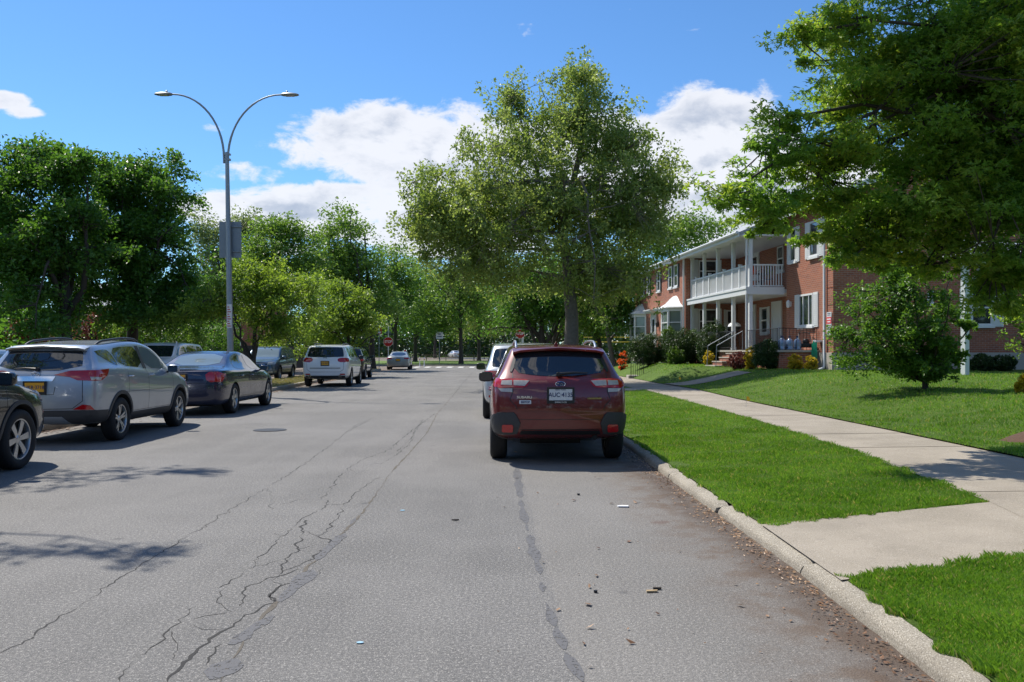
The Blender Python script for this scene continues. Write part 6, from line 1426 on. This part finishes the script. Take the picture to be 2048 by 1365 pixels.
    c.patch('emblem_backing', [[(.055 * math.cos(t), 1.05 + .028 * math.sin(t)) for t in np.linspace(0, 2 * PI, 16, endpoint=False)]], 'rear', M['navyink'], .007, .04, 0)
    Rx = Matrix.Rotation(PI / 2, 4, 'X')
    for body, x, z, sz, mt, sx_ in (('SUBARU', -.46, .882, .042, M['chrome'], 1.25), ('CROSSTREK', .435, .867, .026, M['gold'], 1.3)):
        co, _ = c.surf('rear', x, z); text_mesh('badge_lettering', body, sz, mt, R, Matrix.Translation((x, co.y - .013, z)) @ Matrix.Rotation(-.10 if x < 0 else .10, 4, 'Z') @ Rx, .004, sx_, .0012)
    st = c.patch('sticker', [rpoly(-.525, -.375, .797, .845, .004)], 'rear', M['plate_w'], .012, .05, 0)
    co, _ = c.surf('rear', -.45, .82); text_mesh('sticker_lettering', 'ESSTOP', .034, M['navyink'], st, Matrix.Translation((-.45, co.y - .022, .821)) @ Matrix.Rotation(-.10, 4, 'Z') @ Rx, .0005, 1, .001)
    side_glass(c, [[(-1.72, 1.19), (-1.20, 1.12), (-1.20, 1.40), (-1.45, 1.37)], [(-1.12, 1.11), (-.18, 1.06), (-.18, 1.45), (-1.0, 1.43)], [(-.08, 1.06), (.98, 1.07), (.42, 1.40), (-.08, 1.46)]])
    c.patch('windscreen', [[(-.66, 1.12), (.66, 1.12), (.54, 1.48), (-.54, 1.48)]], 'front', M['glass'], .004, .08, 1)
    c.arches(.06); c.wheels('five', .22); c.mirrors(.78, 1.06, M['blackpl'], sz=(.23, .13, .165)); c.rails(-1.42, .25, .545, M['alloy'], .072, .017)
    doors(c, (-1.13, -.13, .95), 1, .36, 1.08); handles(c, (-1.0, -.35), .93, M['red'])
    c.patch('sill_trim', [[(-.92, .24), (.92, .24), (.92, .36), (-.92, .36)]], 'right', M['clad'], .012, .06, 0); c.patch('sill_trim', [[(-.92, .24), (.92, .24), (.92, .36), (-.92, .36)]], 'left', M['clad'], .012, .06, 0)
    h, _ = c.surf('top', 0, -1.35); mb = MB(); mb.add([(-.03, -1.26, h.z), (.03, -1.26, h.z), (.035, -1.46, h.z - .01), (-.035, -1.46, h.z - .01), (0, -1.44, h.z + .055), (0, -1.47, h.z + .05)],
        [(0, 1, 4), (1, 2, 5, 4), (2, 3, 5), (3, 0, 4, 5), (0, 3, 2, 1)]); mb.build('antenna_fin', M['red'], R, smooth=60)
    mb = MB(); mb.tube([(.45, -1.6, .36), (.45, -2.14, .36)], .035, 10); mb.tube([(-.5, -1.7, .34), (.3, -1.7, .34)], .1, 12); mb.build('exhaust', M['dark'], R)
def car_silver_suv():
    p = dict(type='hatch', L=4.60, W=1.845, H=1.665, Hr=1.60, zb=.26, zbr=.36, belt_f=1.05, belt_r=1.20, hood_f=.88, cowl=1.12, ycowl=1.12, yroof_f=.30, yroof_r=-1.25,
             foh=.93, axles=(1.33, -1.33), r=.355, roofw=.345, slope=.36, mat=M['silver'])
    c = Car(p, 'parked_car', (-7.40, 15.72, 0), .022, 'silver sport utility with black roof rails and red tail lamp at the left kerb', 'car')
    R = c.root
    c.patch('rear_window', [[(-.66, 1.17), (.66, 1.17), (.58, 1.45), (.54, 1.475), (-.54, 1.475), (-.58, 1.45)]], 'rear', M['glass'], .004, .05, 1)
    spoiler(c, .62, -2.08, 1.53, M['silver'], drop=.02)
    for sx in (1, -1):
        sd = 'right' if sx > 0 else 'left'
        c.patch('tail_lamp', [[(sx * .27, 1.10), (sx * .50, 1.165), (sx * .86, 1.17), (sx * .86, 1.01), (sx * .62, 1.02), (sx * .50, 1.07)]], 'rear', M['redlens'], .012, .05, 0)
        c.patch('tail_lamp', [[(-2.22, 1.165), (-1.74, 1.185), (-1.86, 1.08), (-2.05, 1.01), (-2.22, 1.01)]], sd, M['redlens'], .012, .05, 0)
        c.patch('lamp_lens', [[(-2.2, 1.07), (-2.02, 1.06), (-2.06, 1.02), (-2.2, 1.02)]], sd, M['clearlens'], .016, .05, 0)
        c.patch('reflector', [[(sx * .56, .57), (sx * .84, .56), (sx * .80, .63), (sx * .70, .645)]], 'rear', M['redlens'], .012, .05, 0)
        c.patch('bumper_trim', [[(-2.25, .36), (-1.80, .36), (-1.80, .54), (-2.25, .555)]], sd, M['clad'], .012, .05, 0)
        c.patch('sill_trim', [[(-.92, .27), (.92, .27), (.92, .44), (-.92, .44)]], sd, M['clad'], .012, .06, 0)
        c.line([(-1.4, .80), (.9, .78)], sd, .006)
    c.patch('bumper_trim', [[(-.85, .36), (.85, .36), (.85, .555), (-.85, .555)]], 'rear', M['clad'], .012, .06, 0)
    c.patch('skid_plate', [[(-.50, .36), (.50, .36), (.40, .46), (-.40, .46)]], 'rear', M['silver'], .02, .06, 0)
    mb = MB()
    for sx in (1, -1): c.line([(sx * .67, 1.17), (sx * .69, 1.02), (sx * .70, .70), (sx * .55, .58), (0, .575)], 'rear', .010, mb=mb)
    c.line([(-.3, .92), (-.28, .80), (.28, .80), (.3, .92)], 'rear', .01, mb=mb); mb.build('tailgate_seam', M['blackpl'], R)
    c.patch('plate_garnish', [[(-.30, 1.08), (.30, 1.08), (.26, 1.005), (-.26, 1.005)]], 'rear', M['chrome'], .014, .05, 0)
    c.plate('rear', 0, .915, M['plate_y'], 'HKR·3718', M['navyink'])
    wiper(c, .02, -.34, 1.19, 1.20)
    co, _ = c.surf('rear', 0, 1.115); mb = MB(); y = co.y - .014
    mb.tube([(.06 * math.cos(t), y, 1.115 + .042 * math.sin(t)) for t in np.linspace(0, 2 * PI, 25)], .006, 6); mb.tube([(.022 * math.cos(t), y, 1.12 + .034 * math.sin(t)) for t in np.linspace(0, 2 * PI, 25)], .005, 6)
    mb.tube([(.042 * math.cos(t), y, 1.128 + .015 * math.sin(t)) for t in np.linspace(0, 2 * PI, 25)], .005, 6); mb.build('emblem', M['chrome'], R, smooth=50)
    side_glass(c, [[(-1.92, 1.46), (-1.42, 1.25), (-1.28, 1.24), (-1.34, 1.49), (-1.6, 1.50)], [(-1.24, 1.235), (-.28, 1.18), (-.28, 1.55), (-.7, 1.555), (-1.28, 1.515)]])
    for sd in ('right', 'left'):
        c.patch('side_window', [[(-.17, 1.175), (.93, 1.13), (.30, 1.50), (.10, 1.54), (-.17, 1.555)]], sd, M['pglass'], .004, .07, 1)
        c.patch('window_pillar', [[(-.285, 1.17), (-.165, 1.165), (-.165, 1.565), (-.285, 1.565)]], sd, M['blackpl'], .006, .07, 0)
    c.patch('windscreen', [[(-.70, 1.16), (.70, 1.16), (.56, 1.58), (-.56, 1.58)]], 'front', M['glass'], .004, .08, 1)
    c.arches(.055); c.wheels('twin5', .235); c.mirrors(.80, 1.14, M['silver'], sz=(.22, .14, .15)); c.rails(-1.55, .25, .56, M['blackpl'], .06, .02)
    doors(c, (-1.05, -.20, .98), 1, .46, 1.17); handles(c, (-.98, -.06), 1.05, M['silver'])
def car_navy():
    p = dict(type='sedan', L=5.08, W=1.89, H=1.48, Hr=1.44, zb=.20, zbr=.26, belt_f=.97, belt_r=1.02, hood_f=.78, cowl=1.02, ycowl=1.05, yroof_f=.15, yroof_r=-.75,
             foh=.95, axles=(1.58, -1.47), r=.355, roofw=.325, deck=1.06, ydeck=-1.62, mat=M['navy'], gap=.035)
    c = Car(p, 'parked_car', (-7.53, 22.1, 0), .02, 'dark navy four door saloon parked at the left kerb, under the street lamp', 'car')
    R = c.root
    f = c.patch('rear_window', [[(-.56, -1.58), (.56, -1.58), (.50, -.86), (-.50, -.86)]], 'top', M['pglass'], .004, .07, 1)
    for sx in (1, -1):
        sd = 'right' if sx > 0 else 'left'
        c.patch('tail_lamp', [[(sx * .56, 1.00), (sx * .90, 1.0), (sx * .90, .78), (sx * .60, .77)]], 'rear', M['redlens'], .012, .05, 1)
        c.patch('tail_lamp', [[(-2.50, 1.0), (-2.22, .97), (-2.28, .78), (-2.50, .77)]], sd, M['redlens'], .012, .05, 1)
        c.line([(-.95, .40), (1.1, .39)], sd, .012)
    c.patch('licence_plate_holder', [rpoly(-.20, .20, .80, .93)], 'rear', M['blackpl'], .008, .06, 0); c.plate('rear', 0, .87, M['plate_y'], 'FDT·2604', M['navyink'])
    mb = MB(); c.line([(-.66, 1.03), (-.56, .745), (.56, .745), (.66, 1.03)], 'rear', .01, mb=mb); mb.build('boot_seam', M['blackpl'], R)
    c.patch('bumper_step', [[(-.88, .735), (.88, .735), (.86, .70), (-.86, .70)]], 'rear', M['navy'], .04, .06, 0, thick=.05)
    side_glass(c, [[(-1.30, 1.10), (-1.0, 1.04), (-.22, 1.03), (-.22, 1.36), (-.55, 1.37), (-.85, 1.31)], [(-.12, 1.03), (.88, 1.02), (.28, 1.31), (.05, 1.37), (-.12, 1.375)]])
    c.patch('windscreen', [[(-.70, 1.05), (.70, 1.05), (.54, 1.40), (-.54, 1.40)]], 'front', M['pglass'], .004, .08, 1)
    c.wheels('five', .24); c.mirrors(.82, 1.04, M['navy'], sz=(.20, .13, .13))
    doors(c, (-1.1, -.17, .95), 1, .36, 1.0); handles(c, (-.95, -.05), .88, M['navy'])
def suv_front(c, W, belt, grille_z=(.55, .78), grille='slats', gm=None, lampz=(.78, .92), hr=.9):
    """front end pieces shared by the sport utilities"""
    c.patch('grille', [[(-.42, grille_z[0]), (.42, grille_z[0]), (.50, grille_z[1]), (-.50, grille_z[1])]], 'front', gm or M['blackpl'], .010, .06, 0)
    mb = MB()
    for k in range(4):
        z = grille_z[0] + .03 + k * (grille_z[1] - grille_z[0] - .06) / 3; co, _ = c.surf('front', 0, z); c.line([(-.42, z), (.42, z)], 'front', .018, mb=mb, off=.018)
    mb.build('grille_bar', M['chrome'], c.root)
    for sx in (1, -1):
        c.patch('headlight', [[(sx * .50, lampz[0]), (sx * .78, lampz[0] + .03), (sx * .86, lampz[1] + .02), (sx * .54, lampz[1] - .02)]], 'front', M['headlens'], .012, .05, 0)
        sd = 'right' if sx > 0 else 'left'; Lh = c.p['L'] / 2
        c.patch('headlight', [[(Lh - .42, lampz[1] + .02), (Lh - .12, lampz[0] + .10), (Lh - .14, lampz[0] + .02), (Lh - .36, lampz[0] + .06)]], sd, M['headlens'], .012, .05, 0)
        c.patch('fog_lamp', [rpoly(*sorted((sx * .56, sx * .76)), .42, .50, .02)], 'front', M['headlens'], .012, .05, 0)
    c.patch('lower_grille', [[(-.5, .30), (.5, .30), (.55, .42), (-.55, .42)]], 'front', M['blackpl'], .01, .06, 0)
def generic_suv(name, mat, loc, rz, label, L_=4.7, W=1.88, H=1.72, r=.36, group=None, glass=None, trim=True, lod=2, rails=None, wheel='ten', belt=1.12, slope=.30, step_=.08, mirr=None):
    gl = glass or M['glass']
    p = dict(type='hatch', L=L_, W=W, H=H, Hr=H - .03, zb=.27, zbr=.38, belt_f=belt - .03, belt_r=belt + .04, hood_f=belt - .17, cowl=belt + .03, ycowl=L_ / 2 - 1.18, yroof_f=L_ / 2 - 1.95, yroof_r=-L_ / 2 + .95,
             foh=.92, axles=(L_ / 2 - .92, -L_ / 2 + .98), r=r, roofw=.375, slope=slope, mat=mat, lod=lod)
    c = Car(p, name, loc, rz, label, 'car', group); a = p['yroof_f']; yc = p['ycowl']; b_ = belt
    rr = -L_ / 2
    c.patch('rear_window', [[(-.75, b_ + .10), (-.70, b_ + .075), (0, b_ + .065), (.70, b_ + .075), (.75, b_ + .10), (.68, H - .17), (.63, H - .135), (0, H - .125), (-.63, H - .135), (-.68, H - .17)]], 'rear', gl, .004, step_, 1)
    c.patch('windscreen', [[(-.78, b_ + .08), (-.74, b_ + .06), (.74, b_ + .06), (.78, b_ + .08), (.66, H - .17), (.61, H - .13), (-.61, H - .13), (-.66, H - .17)]], 'front', gl, .004, step_, 1)
    side_glass(c, [[(rr + .42, b_ + .10), (rr + 1.18, b_ + .07), (rr + 1.18, H - .15), (rr + .62, H - .17)], [(rr + 1.26, b_ + .07), (-.12, b_ + .05), (-.12, H - .13), (rr + 1.26, H - .14)],
                   [(-.02, b_ + .05), (yc - .12, b_ + .02), (a + .15, H - .17), (-.02, H - .13)]], gl)
    c.wheels(wheel, r - .12); c.mirrors(yc - .22, b_ + .04, mirr or mat, sz=(.23, .15, .17))
    if trim:
        c.arches(.05)
        for sd in ('right', 'left'): c.patch('sill_trim', [[(rr + 1.45, .28), (L_ / 2 - 1.4, .28), (L_ / 2 - 1.4, .42), (rr + 1.45, .42)]], sd, M['clad'], .012, .08, 0)
    doors(c, (rr + 1.22, -.07, yc - .05), 1, .44, b_ + .03); handles(c, (rr + 1.35, .05), b_ - .10, mat)
    if rails: c.rails(rr + .8, a - .05, .58, rails, .06, .016)
    return c
def rear_kit(c, plate, txt, lz=(.95, 1.1), belt=1.12, W=1.88):
    for sx in (1, -1):
        sd = 'right' if sx > 0 else 'left'; rr = -c.p['L'] / 2
        c.patch('tail_lamp', [[(sx * .52, lz[0]), (sx * .90, lz[0]), (sx * .90, lz[1] + .01), (sx * .50, lz[1])]], 'rear', M['redlens'], .012, .06, 1)
        c.patch('tail_lamp', [[(rr + .08, lz[0]), (rr + .30, lz[0] + .03), (rr + .34, lz[1]), (rr + .08, lz[1])]], sd, M['redlens'], .012, .06, 1)
        c.patch('reflector', [rpoly(*sorted((sx * .60, sx * .80)), .50, .55, .01)], 'rear', M['redlens'], .012, .06, 0)
    c.plate('rear', 0, lz[0] - .04, plate, txt, M['navyink'])
    mb = MB()
    c.line([(-.76, belt + .03), (-.74, .72), (-.6, .62), (.6, .62), (.74, .72), (.76, belt + .03)], 'rear', .01, mb=mb); mb.build('tailgate_seam', M['blackpl'], c.root)
def all_cars():
    car_red(); car_silver_suv(); car_navy()
    c = generic_suv('parked_car', M['silver2'], (.26, 20.55, 0), .025, 'pale silver car parked ahead of the dark red hatchback and mostly hidden', L_=4.62, W=1.87, H=1.66, lod=3, belt=1.06, slope=.5, wheel='ten', mirr=M['blackpl'])
    rear_kit(c, M['plate_y'], 'GZL·5082', (.92, 1.05), 1.06)
    # white one seen from behind, left kerb further on
    c = generic_suv('parked_car', M['white'], (-7.78, 38.1, 0), .045, 'white sport utility seen from behind at the left kerb, yellow plate', L_=4.82, W=1.94, H=1.76, r=.385, lod=3, belt=1.16, slope=.30, wheel='five', trim=False, mirr=M['blackpl'], rails=M['blackpl'])
    rear_kit(c, M['plate_y'], 'JCX·9417', (1.02, 1.19), 1.16)
    c.patch('lower_bumper', [[(-.86, .38), (.86, .38), (.80, .47), (-.80, .47)]], 'rear', M['clad'], .012, .06, 0)
    c.patch('plate_garnish', [[(-.62, .79), (.62, .79), (.62, .765), (-.62, .765)]], 'rear', M['clad'], .012, .06, 0)
    mb = MB()
    for sx in (1, -1): mb.lathe([(.05, -.08), (.055, .06), (.045, .06), (.04, -.08)], 16, Matrix.Translation((sx * .62, -2.40, .46)) @ Matrix.Rotation(PI / 2, 4, 'X'), closed=True)
    mb.build('exhaust_tip', M['chrome'], c.root, smooth=40)
    co, _ = c.surf('rear', 0, 1.20); text_mesh('badge_lettering', 'Jeep', .075, M['blackpl'], c.root, Matrix.Translation((0, co.y - .01, 1.205)) @ Matrix.Rotation(PI / 2, 4, 'X'), .004, 1.1, .002)
    # the two facing us on the side road beyond the verge
    c = generic_suv('parked_car', M['white'], (-13.75, 34.4, 0), PI + .01, 'white sport utility facing the viewer on the side road, behind the navy saloon', L_=4.9, W=1.95, H=1.82, r=.38, lod=2, belt=1.2, rails=None)
    suv_front(c, 1.95, 1.2, (.62, .92), lampz=(.86, 1.0))
    c.patch('windscreen_sticker', [rpoly(.30, .52, 1.30, 1.36, .01)], 'front', M['whiteink'], .012, .05, 0)
    h, _ = c.surf('top', .55, 1.0 - .9); mb = MB(); mb.tube([(-.62, .35, h.z - .03), (-.62, .35, h.z + .05)], .03, 10); mb.build('roof_antenna', M['whiteink'], c.root)
    c = generic_suv('parked_car', M['bluegrey'], (-12.45, 44.6, 0), PI + .01, 'blue grey sport utility facing the viewer on the side road behind a slim tree trunk', L_=4.65, W=1.85, H=1.72, r=.36, lod=2, belt=1.12, glass=M['pglass'])
    suv_front(c, 1.85, 1.12, (.62, .84), lampz=(.80, .95))
    c = generic_suv('parked_car', M['silver2'], (-12.2, 18.2, 0), PI, 'pale silver car on the side road, at the left edge behind the silver one', L_=4.6, W=1.86, H=1.56, r=.34, lod=2, belt=1.02, glass=M['pglass'])
    suv_front(c, 1.86, 1.02, (.52, .74), lampz=(.70, .84))
    # dark one cut by the left edge: only its front wing and wheel are in view
    c = generic_suv('parked_car', M['black'], (-7.0, 9.38, 0), .02, 'black sport utility cut off by the left edge, with silver six spoke wheel', L_=4.75, W=1.84, H=1.78, r=.375, lod=3, belt=1.10, wheel='six', rails=M['blackpl'])
    suv_front(c, 1.84, 1.1, (.62, .86), lampz=(.78, .94))
    c.patch('turn_lamp', [[(2.02, .90), (2.24, .89), (2.24, .82), (2.02, .84)]], 'right', M['orangelens'], .014, .05, 0)
    # dark car ahead of the white one
    c = generic_suv('parked_car', M['black'], (-8.75, 47.5, 0), .05, 'black sport utility at the left kerb just beyond the white one seen from behind', L_=4.6, W=1.86, H=1.66, r=.36, lod=2)
    rear_kit(c, M['plate_y'], 'KLB·7734')
    # far saloon by the stop sign
    p = dict(type='sedan', L=4.85, W=1.86, H=1.46, Hr=1.42, zb=.20, zbr=.26, belt_f=.95, belt_r=1.0, hood_f=.76, cowl=1.0, ycowl=1.02, yroof_f=.15, yroof_r=-.75,
             foh=.95, axles=(1.45, -1.38), r=.33, roofw=.33, deck=1.04, ydeck=-1.62, mat=M['champ'], gap=.035, lod=2)
    c = Car(p, 'parked_car', (-9.1, 70.6, 0), .07, 'silver saloon parked below the stop sign at the far end of the left kerb', 'car')
    c.patch('rear_window', [[(-.56, -1.58), (.56, -1.58), (.50, -.86), (-.50, -.86)]], 'top', M['glass'], .004, .08, 1)
    for sx in (1, -1): c.patch('tail_lamp', [[(sx * .42, .96), (sx * .88, .98), (sx * .88, .86), (sx * .5, .85)]], 'rear', M['redlens'], .012, .06, 0)
    c.plate('rear', 0, .80, M['plate_y'], None)
    side_glass(c, [[(-1.30, 1.07), (-.22, 1.03), (-.22, 1.34), (-.75, 1.32)], [(-.12, 1.03), (.85, 1.0), (.20, 1.33), (-.12, 1.35)]])
    c.patch('windscreen', [[(-.70, 1.03), (.70, 1.03), (.54, 1.38), (-.54, 1.38)]], 'front', M['glass'], .004, .08, 1)
    c.wheels('ten', .22); c.mirrors(.82, 1.0, M['blackpl'], sz=(.20, .13, .13)); doors(c, (-1.1, -.17, .95), 1, .36, .98)
    sil = c.root
    # cars in the car park beyond the far lawn
    spots = [(-11.3, 172, .35, 'white car in the far car park, above the picnic tables', 'white'), (17.6, 152, .5, 'white car in the far car park between the two leaning trunks at the right', 'white')]
    for x, y, rz, lab, mt in spots:
        o = copy_tree(sil); o.location = (x, y, .12); o.rotation_euler = (0, 0, rz); o['label'] = lab; o['group'] = 'cars in the far car park'
        for ch in o.children:
            if ch.name.startswith('body'):
                ch.data = ch.data.copy(); ch.data.materials[0] = M[mt]
build_ground(); build_grass()
HOUSE = build_house(); bpy.context.view_layer.update(); house_things(HOUSE)
LM = build_trees()
build_things(LM)
all_cars()
